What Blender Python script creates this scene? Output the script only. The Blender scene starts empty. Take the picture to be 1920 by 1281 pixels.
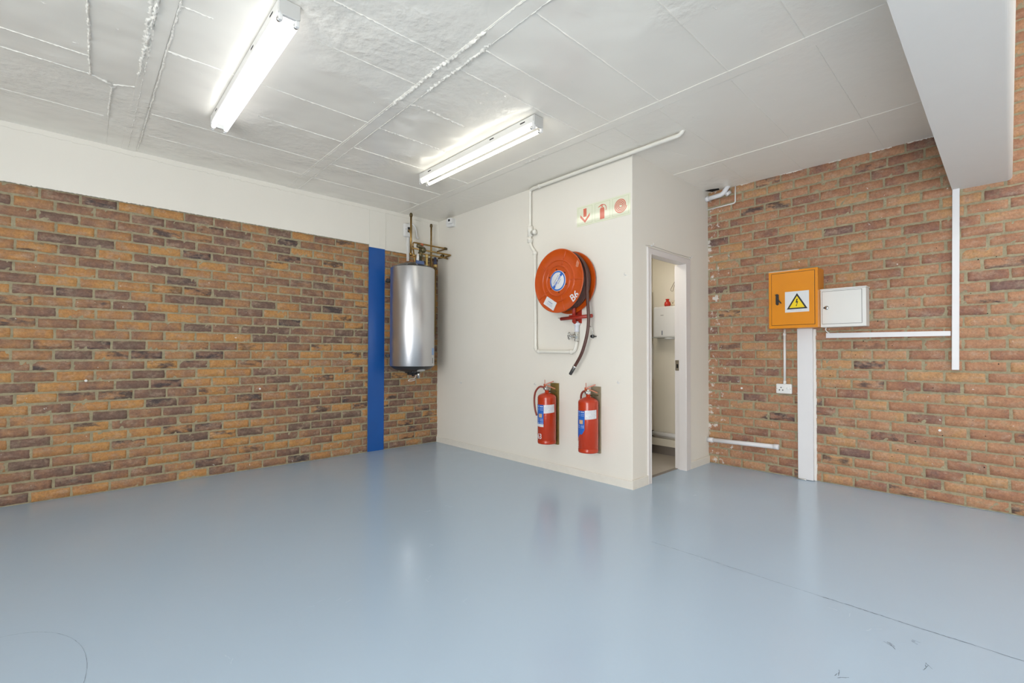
import bpy, math, random
from mathutils import Vector, Matrix
random.seed(7)
SC = bpy.context.scene
COL = SC.collection

# ---------------------------------------------------------------- room dimensions (metres)
X0 = 3.467      # plastered partition with the hose reel (plane x = X0)
Y0 = 5.129      # long brick wall on the left (plane y = Y0)
Y1 = 2.197      # door wall (plane y = Y1)
X1 = 4.937      # brick wall on the right (plane x = X1)
HC = 2.880      # ceiling height
HB = 2.420      # underside of the beam
HH = 4.600      # ceiling of the taller bay beyond the beam
XL = -3.2       # unseen left side of the room
YB = -5.0       # unseen wall behind the camera

# ---------------------------------------------------------------- camera
th = math.radians(46.8527); pit = .015755; roll = .002349
fw = Vector((math.cos(th), math.sin(th), 0)); rt = Vector((math.sin(th), -math.cos(th), 0)); up = Vector((0, 0, 1))
F = fw*math.cos(pit) + up*math.sin(pit); U = up*math.cos(pit) - fw*math.sin(pit)
R_ = rt*math.cos(roll) + U*math.sin(roll); U_ = U*math.cos(roll) - rt*math.sin(roll)
cam = bpy.data.cameras.new('camera'); camo = bpy.data.objects.new('camera', cam); COL.objects.link(camo)
m = Matrix((R_, U_, -F)).transposed().to_4x4(); m.translation = Vector((0, 0, 1.15)); camo.matrix_world = m
cam.sensor_width = 36; cam.lens = 873.5175/1920*36; cam.shift_y = 9.37/1920; cam.clip_start = .02
SC.camera = camo

# ---------------------------------------------------------------- light and exposure
SC.view_settings.view_transform = 'Standard'; SC.view_settings.look = 'None'
SC.view_settings.exposure = 0.42; SC.view_settings.gamma = 1.0
TUBE_POWER = 4.6
w = bpy.data.worlds.new('world'); SC.world = w; w.use_nodes = True
w.node_tree.nodes['Background'].inputs[0].default_value = (.92, .95, 1, 1)
w.node_tree.nodes['Background'].inputs[1].default_value = 1.0
def area(name, loc, direction, sx, sy, power, color):
    l = bpy.data.lights.new(name, 'AREA'); l.shape = 'RECTANGLE'; l.size = sx; l.size_y = sy; l.energy = power; l.color = color
    o = bpy.data.objects.new(name, l); COL.objects.link(o); o.location = loc
    o.rotation_euler = Vector(direction).to_track_quat('-Z', 'Z').to_euler(); return o
area('added_side_daylight', (XL-.3, -.8, 1.15), (1, .12, .40), 3.5, 2.2, 300, (1, .985, .96))  # added fill light in an invented side opening, tilted up towards the ceiling
area('daylight_rooflight', (1.5, -2.4, HH+.3), (0, 0, -1), 3.5, 2.2, 75, (.97, .98, 1))
sun = bpy.data.lights.new('added_bounce_sun', 'SUN'); sun.energy = 11; sun.angle = .02; sun.color = (1, .95, .88)  # added sun: its patch on the unseen floor bounces light to the ceiling
suno = bpy.data.objects.new('added_bounce_sun', sun); COL.objects.link(suno); suno.rotation_euler = Vector((.75, -.05, -.72)).to_track_quat('-Z', 'Z').to_euler()
area('toilet_lamp', (4.05, 2.70, 2.35), (.2, 0, -1), .22, .22, 3.6, (1, .93, .82))

# ---------------------------------------------------------------- helpers
class MB:
    """collects shapes, builds them as ONE mesh"""
    def __init__(s, fr=None): s.v = []; s.f = []; s.sm = []; s.mi = []; s.fr = fr; s.cur = 0
    def add(s, vs, fs, smooth=False):
        b = len(s.v)
        if s.fr:
            o, r, u, n = s.fr
            vs = [tuple(o + r*a + u*bb + n*c) for a, bb, c in vs]
        s.v += [tuple(v) for v in vs]
        for f in fs: s.f.append(tuple(i+b for i in f)); s.sm.append(smooth); s.mi.append(s.cur)
        return s
    def box(s, a0, a1, b0, b1, c0, c1):
        v = [(a, b, c) for c in (c0, c1) for b in (b0, b1) for a in (a0, a1)]
        return s.add(v, [(0,2,3,1),(4,5,7,6),(0,1,5,4),(2,6,7,3),(0,4,6,2),(1,3,7,5)])
    def prism(s, pts, c0, c1, smooth=False):
        n = len(pts)
        v = [(a, b, c0) for a, b in pts] + [(a, b, c1) for a, b in pts]
        s.add(v, [tuple(range(n-1, -1, -1)), tuple(range(n, 2*n))])
        return s.add(v, [(i, (i+1) % n, n+(i+1) % n, n+i) for i in range(n)], smooth)
    def lathe(s, prof, c=(0,0,0), ax='z', n=48, smooth=True, caps=False, a0=0, a1=None):
        full = a1 is None; a1 = 2*math.pi if full else a1
        vs = []; m_ = n if full else n+1
        for k in range(m_):
            t = a0 + (a1-a0)*k/n; ct, st = math.cos(t), math.sin(t)
            for r, h in prof:
                if ax == 'z': p = (c[0]+r*ct, c[1]+r*st, c[2]+h)
                elif ax == 'x': p = (c[0]+h, c[1]+r*ct, c[2]+r*st)
                else: p = (c[0]+r*st, c[1]+h, c[2]+r*ct)
                vs.append(p)
        q = len(prof); fs = []
        for k in range(n):
            k2 = (k+1) % m_
            for i in range(q-1): fs.append((k*q+i, k2*q+i, k2*q+i+1, k*q+i+1))
        s.add(vs, fs, smooth)
        if caps:
            s.add([vs[k*q] for k in range(m_)], [tuple(range(m_-1, -1, -1))]); s.add([vs[k*q+q-1] for k in range(m_)], [tuple(range(m_))])
        return s
    def cyl(s, p0, p1, r, n=20, r2=None, smooth=True):
        return s.tube([p0, p1], r, n, r2=r2)
    def tube(s, pts, r, n=14, closed=False, r2=None, caps=True):
        P = [Vector(p) for p in pts]; m_ = len(P); rings = []
        T = []
        for i in range(m_):
            a = P[i-1] if (i > 0 or closed) else P[i]; b = P[(i+1) % m_] if (i < m_-1 or closed) else P[i]
            T.append((b-a).normalized())
        nv = T[0].orthogonal().normalized(); vs = []
        for i in range(m_):
            nv = (nv - T[i]*nv.dot(T[i])).normalized(); bn = T[i].cross(nv)
            rr = r if not callable(r) else r(i/(m_-1))
            if r2 is not None: rr = r + (r2-r)*i/(m_-1)
            for k in range(n):
                t = 2*math.pi*k/n; vs.append(tuple(P[i] + (nv*math.cos(t)+bn*math.sin(t))*rr))
        fs = []
        for i in range(m_ if closed else m_-1):
            j = (i+1) % m_
            for k in range(n): fs.append((i*n+k, i*n+(k+1) % n, j*n+(k+1) % n, j*n+k))
        s.add(vs, fs, True)
        if caps and not closed:
            s.add(vs[:n], [tuple(range(n-1, -1, -1))]); s.add(vs[-n:], [tuple(range(n))])
        return s
    def ball(s, c, r, n=16, sz=1.0):
        return s.lathe([(max(1e-4, r*math.sin(math.pi*i/10)), -r*sz*math.cos(math.pi*i/10)) for i in range(11)], c, n=n)
    def text(s, txt, size, place, depth=.0006):
        """place(x, y, c) -> point in this builder's coordinates"""
        cu = bpy.data.curves.new('t', 'FONT'); cu.body = txt; cu.size = size; cu.align_x = 'CENTER'; cu.align_y = 'CENTER'; cu.extrude = depth; cu.offset = size*.012
        o = bpy.data.objects.new('t', cu); COL.objects.link(o)
        bpy.context.view_layer.update()
        me = o.to_mesh(); vs = [tuple(v.co) for v in me.vertices]; fs = [tuple(p.vertices) for p in me.polygons]
        o.to_mesh_clear(); bpy.data.objects.remove(o); bpy.data.curves.remove(cu)
        return s.add([place(*v) for v in vs], fs)
    def build(s, name, mats, parent=None, bevel=0, seg=2):
        org = Vector(parent.get('_o', (0, 0, 0))) if parent else Vector((0, 0, 0))
        me = bpy.data.meshes.new(name)
        me.from_pydata([tuple(Vector(v)-org) for v in s.v], [], s.f)
        for mm in (mats if isinstance(mats, (list, tuple)) else [mats]): me.materials.append(mm)
        me.polygons.foreach_set('use_smooth', s.sm); me.polygons.foreach_set('material_index', s.mi)
        import bmesh
        bm = bmesh.new(); bm.from_mesh(me); bmesh.ops.remove_doubles(bm, verts=bm.verts, dist=1e-6); bmesh.ops.recalc_face_normals(bm, faces=bm.faces); bm.to_mesh(me); bm.free()
        o = bpy.data.objects.new(name, me); COL.objects.link(o)
        if parent: o.parent = parent; ORG[o.name] = org
        if bevel:
            b = o.modifiers.new('bevel', 'BEVEL'); b.width = bevel; b.segments = seg; b.limit_method = 'ANGLE'; b.angle_limit = math.radians(40)
        o['_o'] = tuple(org)
        return o
ORG = {}
PF = lambda y, z=0: (Vector((X0, y, z)), Vector((0, -1, 0)), Vector((0, 0, 1)), Vector((-1, 0, 0)))   # on the hose reel wall
RF = lambda y=0, z=0: (Vector((X1, y, z)), Vector((0, -1, 0)), Vector((0, 0, 1)), Vector((-1, 0, 0)))  # on the right brick wall
QF = lambda x=0, z=0: (Vector((x, Y1, z)), Vector((1, 0, 0)), Vector((0, 0, 1)), Vector((0, -1, 0)))   # on the door wall
LF = lambda x=0, z=0: (Vector((x, Y0, z)), Vector((1, 0, 0)), Vector((0, 0, 1)), Vector((0, -1, 0)))   # on the left brick wall

def thing(name, label, cat, loc, group=None):
    o = bpy.data.objects.new(name, None); COL.objects.link(o); o.location = loc; o.empty_display_size = .1
    o['_o'] = tuple(loc); return tag(o, label, cat, group)
def tag(o, label, cat, group=None):
    o['label'] = label; o['category'] = cat
    if group: o['group'] = group
    return o
def struct(o): o['kind'] = 'structure'; return o
def lab(o, label): o['label'] = label; return o
def fillet(pts, r, n=6):
    P = [Vector(p) for p in pts]; out = [P[0]]
    for i in range(1, len(P)-1):
        a = (P[i-1]-P[i]); b = (P[i+1]-P[i]); rr = min(r, a.length*.49, b.length*.49)
        A = P[i]+a.normalized()*rr; B = P[i]+b.normalized()*rr
        for k in range(n+1):
            t = k/n; out.append(A*(1-t)**2 + P[i]*2*t*(1-t) + B*t*t)
    out.append(P[-1]); return out
def ring(c, r, ax, n=48, a0=0, a1=2*math.pi, incl=False):
    out = []
    for k in range(n+(1 if incl else 0)):
        t = a0+(a1-a0)*k/n
        if ax == 'x': out.append((c[0], c[1]+r*math.cos(t), c[2]+r*math.sin(t)))
        elif ax == 'z': out.append((c[0]+r*math.cos(t), c[1]+r*math.sin(t), c[2]))
        else: out.append((c[0]+r*math.cos(t), c[1], c[2]+r*math.sin(t)))
    return out
def smoothpath(pts, n=8):
    P = [Vector(p) for p in pts]; P = [P[0]*2-P[1]] + P + [P[-1]*2-P[-2]]; out = []
    for i in range(1, len(P)-2):
        for k in range(n):
            t = k/n; a, b, c, d = P[i-1], P[i], P[i+1], P[i+2]
            out.append(.5*((2*b)+(c-a)*t+(2*a-5*b+4*c-d)*t*t+(3*b-a-3*c+d)*t**3))
    out.append(P[-2]); return out

# ---------------------------------------------------------------- materials
def M(name, color, rough=.5, metal=0.0, bump=0.0, bscale=60.0, var=0.0, vscale=8.0, emit=None, estr=0, coat=0.0, bdist=.002, spec=None):
    m_ = bpy.data.materials.new(name); m_.use_nodes = True; nt = m_.node_tree; b = nt.nodes['Principled BSDF']
    b.inputs['Base Color'].default_value = (*color, 1); b.inputs['Roughness'].default_value = rough; b.inputs['Metallic'].default_value = metal
    if coat: b.inputs['Coat Weight'].default_value = coat
    if spec is not None: b.inputs['Specular IOR Level'].default_value = spec
    if emit: b.inputs['Emission Color'].default_value = (*emit, 1); b.inputs['Emission Strength'].default_value = estr
    tc = nt.nodes.new('ShaderNodeTexCoord')
    if bump:
        n = nt.nodes.new('ShaderNodeTexNoise'); n.inputs['Scale'].default_value = bscale; n.inputs['Detail'].default_value = 4
        nt.links.new(tc.outputs['Object'], n.inputs['Vector'])
        bp = nt.nodes.new('ShaderNodeBump'); bp.inputs['Strength'].default_value = bump; bp.inputs['Distance'].default_value = bdist
        nt.links.new(n.outputs['Fac'], bp.inputs['Height']); nt.links.new(bp.outputs[0], b.inputs['Normal'])
    n2 = nt.nodes.new('ShaderNodeTexNoise'); n2.inputs['Scale'].default_value = vscale; n2.inputs['Detail'].default_value = 5
    nt.links.new(tc.outputs['Object'], n2.inputs['Vector'])
    mx = nt.nodes.new('ShaderNodeMix'); mx.data_type = 'RGBA'; v = max(var, .02)
    mx.inputs[6].default_value = (*[c*(1-v) for c in color], 1); mx.inputs[7].default_value = (*[min(1, c*(1+v)) for c in color], 1)
    nt.links.new(n2.outputs['Fac'], mx.inputs[0]); nt.links.new(mx.outputs[2], b.inputs['Base Color'])
    return m_
wall_paint = M('cream wall paint', (.79, .76, .69), .55, bump=.25, bscale=90, var=.02, vscale=3)
ceil_paint = M('white ceiling paint', (.86, .828, .755), .24, var=.03, vscale=2)
beam_paint = M('white beam paint', (.73, .705, .67), .55, bump=.15, bscale=60)
skirt_paint = M('skirting paint', (.76, .73, .66), .4, bump=.2, bscale=30, var=.05, vscale=20)
frame_paint = M('door frame paint', (.69, .66, .645), .35)
blue_paint = M('blue steel paint', (.006, .085, .34), .32, bump=.3, bscale=15, var=.08)
pipe_paint = M('pipe paint', (.78, .76, .69), .38, bump=.15, bscale=50)
white_pl = M('white plastic', (.75, .75, .74), .35)
white_metal = M('white powder coat', (.72, .72, .695), .38)
trunk_pl = M('trunking plastic', (.71, .71, .73), .4)
orange_m = M('orange powder coat', (.70, .25, .008), .28, bump=.1, bscale=150, var=.04)
black_pl = M('black plastic', (.015, .015, .017), .4)
gap_m = M('dark gap', (.03, .025, .02), .8)
chrome = M('chrome', (.62, .62, .60), .22, 1.0)
steel = M('brushed steel', (.60, .60, .62), .20, 1.0, bump=.12, bscale=6, bdist=.02)
def steel_nodes():
    nt = steel.node_tree; b = nt.nodes['Principled BSDF']
    b.inputs['Roughness'].default_value = .32; b.inputs['Anisotropic'].default_value = .3
steel_nodes()
dome_m = M('black steel', (.03, .03, .032), .35)
copper = M('aged brass', (.36, .225, .075), .36, .85, var=.3, vscale=30)
copper_d = M('dark brass', (.12, .085, .035), .5, .6, var=.3, vscale=30)
reel_red = M('reel orange red', (.50, .072, .006), .24, bump=.2, bscale=20, var=.08, vscale=12)
reel_dark = M('reel bracket red', (.36, .025, .012), .38)
hose_m = M('fire hose rubber', (.085, .034, .026), .42, var=.3, vscale=14)
label_white = M('label white', (.68, .69, .71), .4)
label_blue = M('label blue', (.02, .13, .52), .35)
ink = M('label ink', (.12, .14, .20), .6)
ink_grey = M('label pale ink', (.35, .38, .50), .6)
ext_red = M('extinguisher red', (.45, .036, .008), .26, bump=.05, bscale=20, var=.05)
brass_h = M('extinguisher handle', (.42, .085, .03), .35)
wood_m = M('varnished backing board', (.19, .135, .035), .45, var=.35, vscale=18)
wood_g = M('weathered backing board', (.27, .225, .15), .5, var=.25, vscale=18)
sign_m = M('photoluminescent sign', (.76, .78, .62), .06)
sign_line = M('sign line', (.52, .58, .36), .2)
sign_red = M('sign red', (.62, .13, .08), .12)
yellow = M('warning yellow', (.85, .62, .01), .35)
tile_m = M('toilet floor tile', (.52, .47, .41), .35, var=.1)
tile_w = M('white wall tile', (.80, .79, .75), .2)
skirt_tile = M('dark skirting tile', (.24, .21, .185), .4)
mirror_m = M('mirror glass', (.55, .53, .48), .05, 1.0)
toilet_paint = M('toilet wall paint', (.74, .69, .58), .5, bump=.1)
red_glass = M('red glass', (.55, .03, .015), .15)
dark_hole = M('hole', (.004, .004, .004), .9)
paste = M('flaking filler', (.82, .82, .80), .5, bump=.5, bscale=80)

def tube_mat(color):
    m_ = bpy.data.materials.new('fluorescent tube'); m_.use_nodes = True; b = m_.node_tree.nodes['Principled BSDF']
    b.inputs['Base Color'].default_value = (.9, .9, .9, 1); b.inputs['Emission Color'].default_value = (*color, 1); b.inputs['Emission Strength'].default_value = TUBE_POWER
    return m_
tube_cool = tube_mat((.97, .98, 1)); tube_warm = tube_mat((1, .96, .84))

def ceiling_nodes():
    nt = ceil_paint.node_tree; b = nt.nodes['Principled BSDF']; tc = nt.nodes.new('ShaderNodeTexCoord')
    n1 = nt.nodes.new('ShaderNodeTexNoise'); n1.inputs['Scale'].default_value = 2.2; n1.inputs['Detail'].default_value = 2
    n2 = nt.nodes.new('ShaderNodeTexNoise'); n2.inputs['Scale'].default_value = 16; n2.inputs['Detail'].default_value = 3
    n3 = nt.nodes.new('ShaderNodeTexNoise'); n3.inputs['Scale'].default_value = 1.1
    for n in (n1, n2, n3): nt.links.new(tc.outputs['Object'], n.inputs['Vector'])
    r = nt.nodes.new('ShaderNodeMapRange'); r.inputs[1].default_value = .5; r.inputs[2].default_value = .62
    nt.links.new(n3.outputs['Fac'], r.inputs[0])
    mu = nt.nodes.new('ShaderNodeMath'); mu.operation = 'MULTIPLY'; nt.links.new(n2.outputs['Fac'], mu.inputs[0]); nt.links.new(r.outputs[0], mu.inputs[1])
    ma = nt.nodes.new('ShaderNodeMath'); ma.operation = 'MULTIPLY_ADD'; ma.inputs[1].default_value = .30; nt.links.new(mu.outputs[0], ma.inputs[0]); nt.links.new(n1.outputs['Fac'], ma.inputs[2])
    bp = nt.nodes.new('ShaderNodeBump'); bp.inputs['Strength'].default_value = 1; bp.inputs['Distance'].default_value = .036
    sx = nt.nodes.new('ShaderNodeSeparateXYZ'); nt.links.new(tc.outputs['Object'], sx.inputs[0])   # boards past the lights are smoother
    fd = nt.nodes.new('ShaderNodeMapRange'); fd.inputs[1].default_value = 2.1; fd.inputs[2].default_value = 2.9; fd.inputs[3].default_value = 1; fd.inputs[4].default_value = .18
    nt.links.new(sx.outputs[0], fd.inputs[0]); nt.links.new(fd.outputs[0], bp.inputs['Strength'])
    nt.links.new(ma.outputs[0], bp.inputs['Height']); nt.links.new(bp.outputs[0], b.inputs['Normal'])
ceiling_nodes()

def floor_mat():
    m_ = M('pale blue floor enamel', (.425, .54, .665), .16, var=.02, vscale=1.2); nt = m_.node_tree; b = nt.nodes['Principled BSDF']
    tc = nt.nodes.new('ShaderNodeTexCoord')
    n = nt.nodes.new('ShaderNodeTexNoise'); n.inputs['Scale'].default_value = 5; n.inputs['Detail'].default_value = 5
    nt.links.new(tc.outputs['Object'], n.inputs['Vector'])
    bp = nt.nodes.new('ShaderNodeBump'); bp.inputs['Strength'].default_value = .12; bp.inputs['Distance'].default_value = .004
    nt.links.new(n.outputs['Fac'], bp.inputs['Height']); nt.links.new(bp.outputs[0], b.inputs['Normal'])
    mr = nt.nodes.new('ShaderNodeMapRange'); mr.inputs[3].default_value = .14; mr.inputs[4].default_value = .26
    nt.links.new(n.outputs['Fac'], mr.inputs[0]); nt.links.new(mr.outputs[0], b.inputs['Roughness'])
    return m_
floor_m = floor_mat()
crack_m = M('floor crack', (.12, .15, .19), .8)
scuff_m = M('floor scuff', (.42, .53, .62), .5)

def brick_mat(name, stops, blot=.78, splash=False):
    m_ = bpy.data.materials.new(name); m_.use_nodes = True; nt = m_.node_tree; b = nt.nodes['Principled BSDF']; L = nt.links.new; N = nt.nodes.new
    at = N('ShaderNodeAttribute'); at.attribute_name = 'brick'; sp = N('ShaderNodeSeparateColor'); L(at.outputs['Color'], sp.inputs[0])
    tc = N('ShaderNodeTexCoord'); off = N('ShaderNodeVectorMath'); off.operation = 'MULTIPLY_ADD'
    cb = N('ShaderNodeCombineXYZ'); [L(sp.outputs[1], cb.inputs[i]) for i in range(3)]
    off.inputs[1].default_value = (37, 51, 23); L(cb.outputs[0], off.inputs[0]); L(tc.outputs['Object'], off.inputs[2])
    def noise(scale, detail, stretch=None, rough=.6):
        n = N('ShaderNodeTexNoise'); n.inputs['Scale'].default_value = scale; n.inputs['Detail'].default_value = detail; n.inputs['Roughness'].default_value = rough
        if stretch:
            mp = N('ShaderNodeMapping'); mp.inputs['Scale'].default_value = stretch; L(off.outputs[0], mp.inputs[0]); L(mp.outputs[0], n.inputs['Vector'])
        else: L(off.outputs[0], n.inputs['Vector'])
        return n.outputs['Fac']
    def rng(x, a, bb, c=0., d=1.):
        r = N('ShaderNodeMapRange'); r.inputs[1].default_value = a; r.inputs[2].default_value = bb; r.inputs[3].default_value = c; r.inputs[4].default_value = d; L(x, r.inputs[0]); return r.outputs[0]
    def math_(op, x, y):
        q = N('ShaderNodeMath'); q.operation = op
        for i, s_ in enumerate((x, y)):
            if isinstance(s_, (int, float)): q.inputs[i].default_value = s_
            else: L(s_, q.inputs[i])
        return q.outputs[0]
    tone = math_('ADD', sp.outputs[0], rng(noise(9, 3), .3, .7, -.22, .22))
    cr = N('ShaderNodeValToRGB'); el = cr.color_ramp.elements
    el[0].position = stops[0][0]; el[0].color = (*stops[0][1], 1); el[1].position = stops[-1][0]; el[1].color = (*stops[-1][1], 1)
    for p, c in stops[1:-1]: e = el.new(p); e.color = (*c, 1)
    L(tone, cr.inputs[0])
    def mix(fac, a, col, kind='MIX'):
        x = N('ShaderNodeMix'); x.data_type = 'RGBA'; x.blend_type = kind; L(fac, x.inputs[0]); L(a, x.inputs[6])
        x.inputs[7].default_value = (*col, 1); return x.outputs[2]
    dark = math_('MULTIPLY', rng(noise(7, 4, (1, 1, 2.6)), .47, .6), rng(sp.outputs[2], blot, blot+.07, 0, .85))
    c = mix(dark, cr.outputs[0], (.055, .045, .05))
    wash = math_('MULTIPLY', rng(noise(11, 5, (1, 1, 1.8), .7), .50, .72), .62)
    c = mix(wash, c, (.46, .34, .25))
    smear = math_('MULTIPLY', rng(noise(17, 6, (1, 1, 1.5), .75), .56, .66), .50)     # mortar smears
    c = mix(smear, c, (.30, .25, .165))
    pits = math_('MULTIPLY', rng(noise(90, 3, None, .6), .66, .74), .55)
    c = mix(pits, c, (.07, .05, .04))
    fine = rng(noise(60, 5, None, .8), .3, .72, .66, 1.22)
    mm = N('ShaderNodeMix'); mm.data_type = 'RGBA'; mm.blend_type = 'MULTIPLY'; mm.inputs[0].default_value = 1; L(c, mm.inputs[6])
    cg = N('ShaderNodeCombineColor'); [L(fine, cg.inputs[i]) for i in range(3)]; L(cg.outputs[0], mm.inputs[7])
    fl = rng(noise(26, 2), .735, .77)     # small flecks of white paint
    c = mix(math_('MULTIPLY', fl, .8), mm.outputs[2], (.62, .60, .55))
    if splash:   # old white paint and bloom left on the bricks beside the door wall
        sx = N('ShaderNodeSeparateXYZ'); L(tc.outputs['Object'], sx.inputs[0])
        n_ = N('ShaderNodeTexNoise'); n_.inputs['Scale'].default_value = 14; n_.inputs['Detail'].default_value = 6; n_.inputs['Roughness'].default_value = .75; L(tc.outputs['Object'], n_.inputs['Vector'])
        edge = rng(sx.outputs[1], 1.82, 2.2, 0, .14)
        c = mix(math_('MULTIPLY', rng(math_('ADD', n_.outputs['Fac'], edge), .67, .71), .85), c, (.66, .64, .60))
    L(c, b.inputs['Base Color']); b.inputs['Roughness'].default_value = .62; b.inputs['Specular IOR Level'].default_value = .35
    bp = N('ShaderNodeBump'); bp.inputs['Strength'].default_value = .7; bp.inputs['Distance'].default_value = .003
    L(noise(45, 5, None, .7), bp.inputs['Height']); L(bp.outputs[0], b.inputs['Normal'])
    return m_
brick_left_m = brick_mat('ochre and plum face brick', [(0, (.165, .105, .08)), (.22, (.20, .115, .085)), (.42, (.27, .145, .09)), (.62, (.36, .19, .095)), (.82, (.45, .222, .08)), (1, (.48, .25, .085))])
brick_right_m = brick_mat('orange red face brick', [(0, (.20, .115, .095)), (.22, (.28, .135, .09)), (.45, (.36, .175, .10)), (.68, (.42, .215, .12)), (.85, (.45, .245, .135)), (1, (.47, .26, .12))], .90, True)
mortar_m = M('mortar', (.32, .28, .18), .85, bump=1.0, bscale=70, var=.42, vscale=26, bdist=.008)

def brick_wall(name, frame, regions, mats, seed, tones, pitch, zoff=0, holes=()):
    """individually shaped bricks over a mortar bed; regions = [(u0,u1,z0,z1)]"""
    rnd = random.Random(seed); mb = MB(frame); cols = []
    L_, Hh, J = .232, pitch, .0105
    for (u0, u1, z0, z1) in regions:
        mb.cur = 1; nu = max(2, int((u1-u0)/.032)); nz = max(2, int((z1-z0)/.028)); vs = []
        for j in range(nz+1):
            for i in range(nu+1):
                vs.append((u0+(u1-u0)*i/nu, z0+(z1-z0)*j/nz, -.0040+rnd.uniform(-.0028, .0028)))
        mb.add(vs, [(j*(nu+1)+i, j*(nu+1)+i+1, (j+1)*(nu+1)+i+1, (j+1)*(nu+1)+i) for j in range(nz) for i in range(nu)], True)
        cols += [(0, 0, 0, 1)]*len(vs); mb.cur = 0
        k0 = int(math.floor((z0-zoff)/Hh))
        k = k0
        while zoff+k*Hh < z1-.012:
            rr = random.Random(seed*1000+k); za = zoff+k*Hh+J/2; zb = za+Hh-J; za = max(za, z0); zb = min(zb, z1)
            sh = (k % 2)*L_/2 + rr.uniform(-.018, .018); u = -40*L_+sh+math.floor(0)
            rr2 = random.Random(seed*77+k)
            n_ = int((u0-u)/L_)-1; u += max(0, n_)*L_
            while u < u1:
                ua, ub = u+J/2+rr2.uniform(-.003, .003), u+L_-J/2+rr2.uniform(-.003, .003); u += L_
                ua, ub = max(ua, u0), min(ub, u1)
                if ub-ua < .018: continue
                za_, zb_ = za+rr2.uniform(-.002, .002), zb+rr2.uniform(-.002, .002)
                if zb_-za_ < .012: continue
                tone = rnd.choices(tones[0], tones[1])[0]+rnd.uniform(-.07, .07); seedv = rnd.random(); blot = rnd.random()
                proud = rnd.uniform(-.0012, .0028); e = .005
                W, H_ = ub-ua, zb_-za_
                nx = max(3, int(W/.02)); us = [0, e]+[e+(W-2*e)*i/nx for i in range(1, nx)]+[W-e, W]
                if W < .03: us = [0, W*.3, W*.7, W]
                zs = [0, min(e, H_*.3), H_*.5, H_-min(e, H_*.3), H_]
                vs = []; tilt = rnd.uniform(-.008, .008)
                for jj, z_ in enumerate(zs):
                    for ii, x_ in enumerate(us):
                        eu = ii in (0, len(us)-1); ez = jj in (0, len(zs)-1); near = ii in (1, len(us)-2) or jj in (1, len(zs)-2)
                        c = -.008 if (eu or ez) else proud+rnd.uniform(-.0008, .0008)-(.0012 if near else 0)
                        cx = cz = 0
                        if eu and ez: cx = .004*(1 if ii == 0 else -1); cz = .004*(1 if jj == 0 else -1)
                        if rnd.random() < .05 and near and not eu and not ez: c -= rnd.uniform(.002, .005)
                        vs.append((ua+x_+cx+(rnd.uniform(-.0024, .0024) if eu else 0), za_+z_+cz+(x_-W/2)*tilt+(rnd.uniform(-.0020, .0020) if ez or jj in (1, 3) else 0), c))
                q = len(us)
                mb.add(vs, [(j*q+i, j*q+i+1, (j+1)*q+i+1, (j+1)*q+i) for j in range(len(zs)-1) for i in range(q-1)], True)
                cols += [(tone, seedv, blot, 1)]*len(vs)
            k += 1
    mb.cur = 2
    for hu, hz, hr in holes:
        n = 10; vs = [(hu+hr*math.cos(2*math.pi*i/n), hz+hr*math.sin(2*math.pi*i/n), .0045) for i in range(n)]
        mb.add(vs, [tuple(range(n))]); cols += [(0, 0, 0, 1)]*n
    me = bpy.data.meshes.new(name); me.from_pydata(mb.v, [], mb.f)
    for mm in mats: me.materials.append(mm)
    me.polygons.foreach_set('use_smooth', mb.sm); me.polygons.foreach_set('material_index', mb.mi)
    a = me.attributes.new('brick', 'FLOAT_COLOR', 'POINT'); a.data.foreach_set('color', [c for col in cols for c in col])
    me.update(); o = bpy.data.objects.new(name, me); COL.objects.link(o)
    return struct(o)

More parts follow.
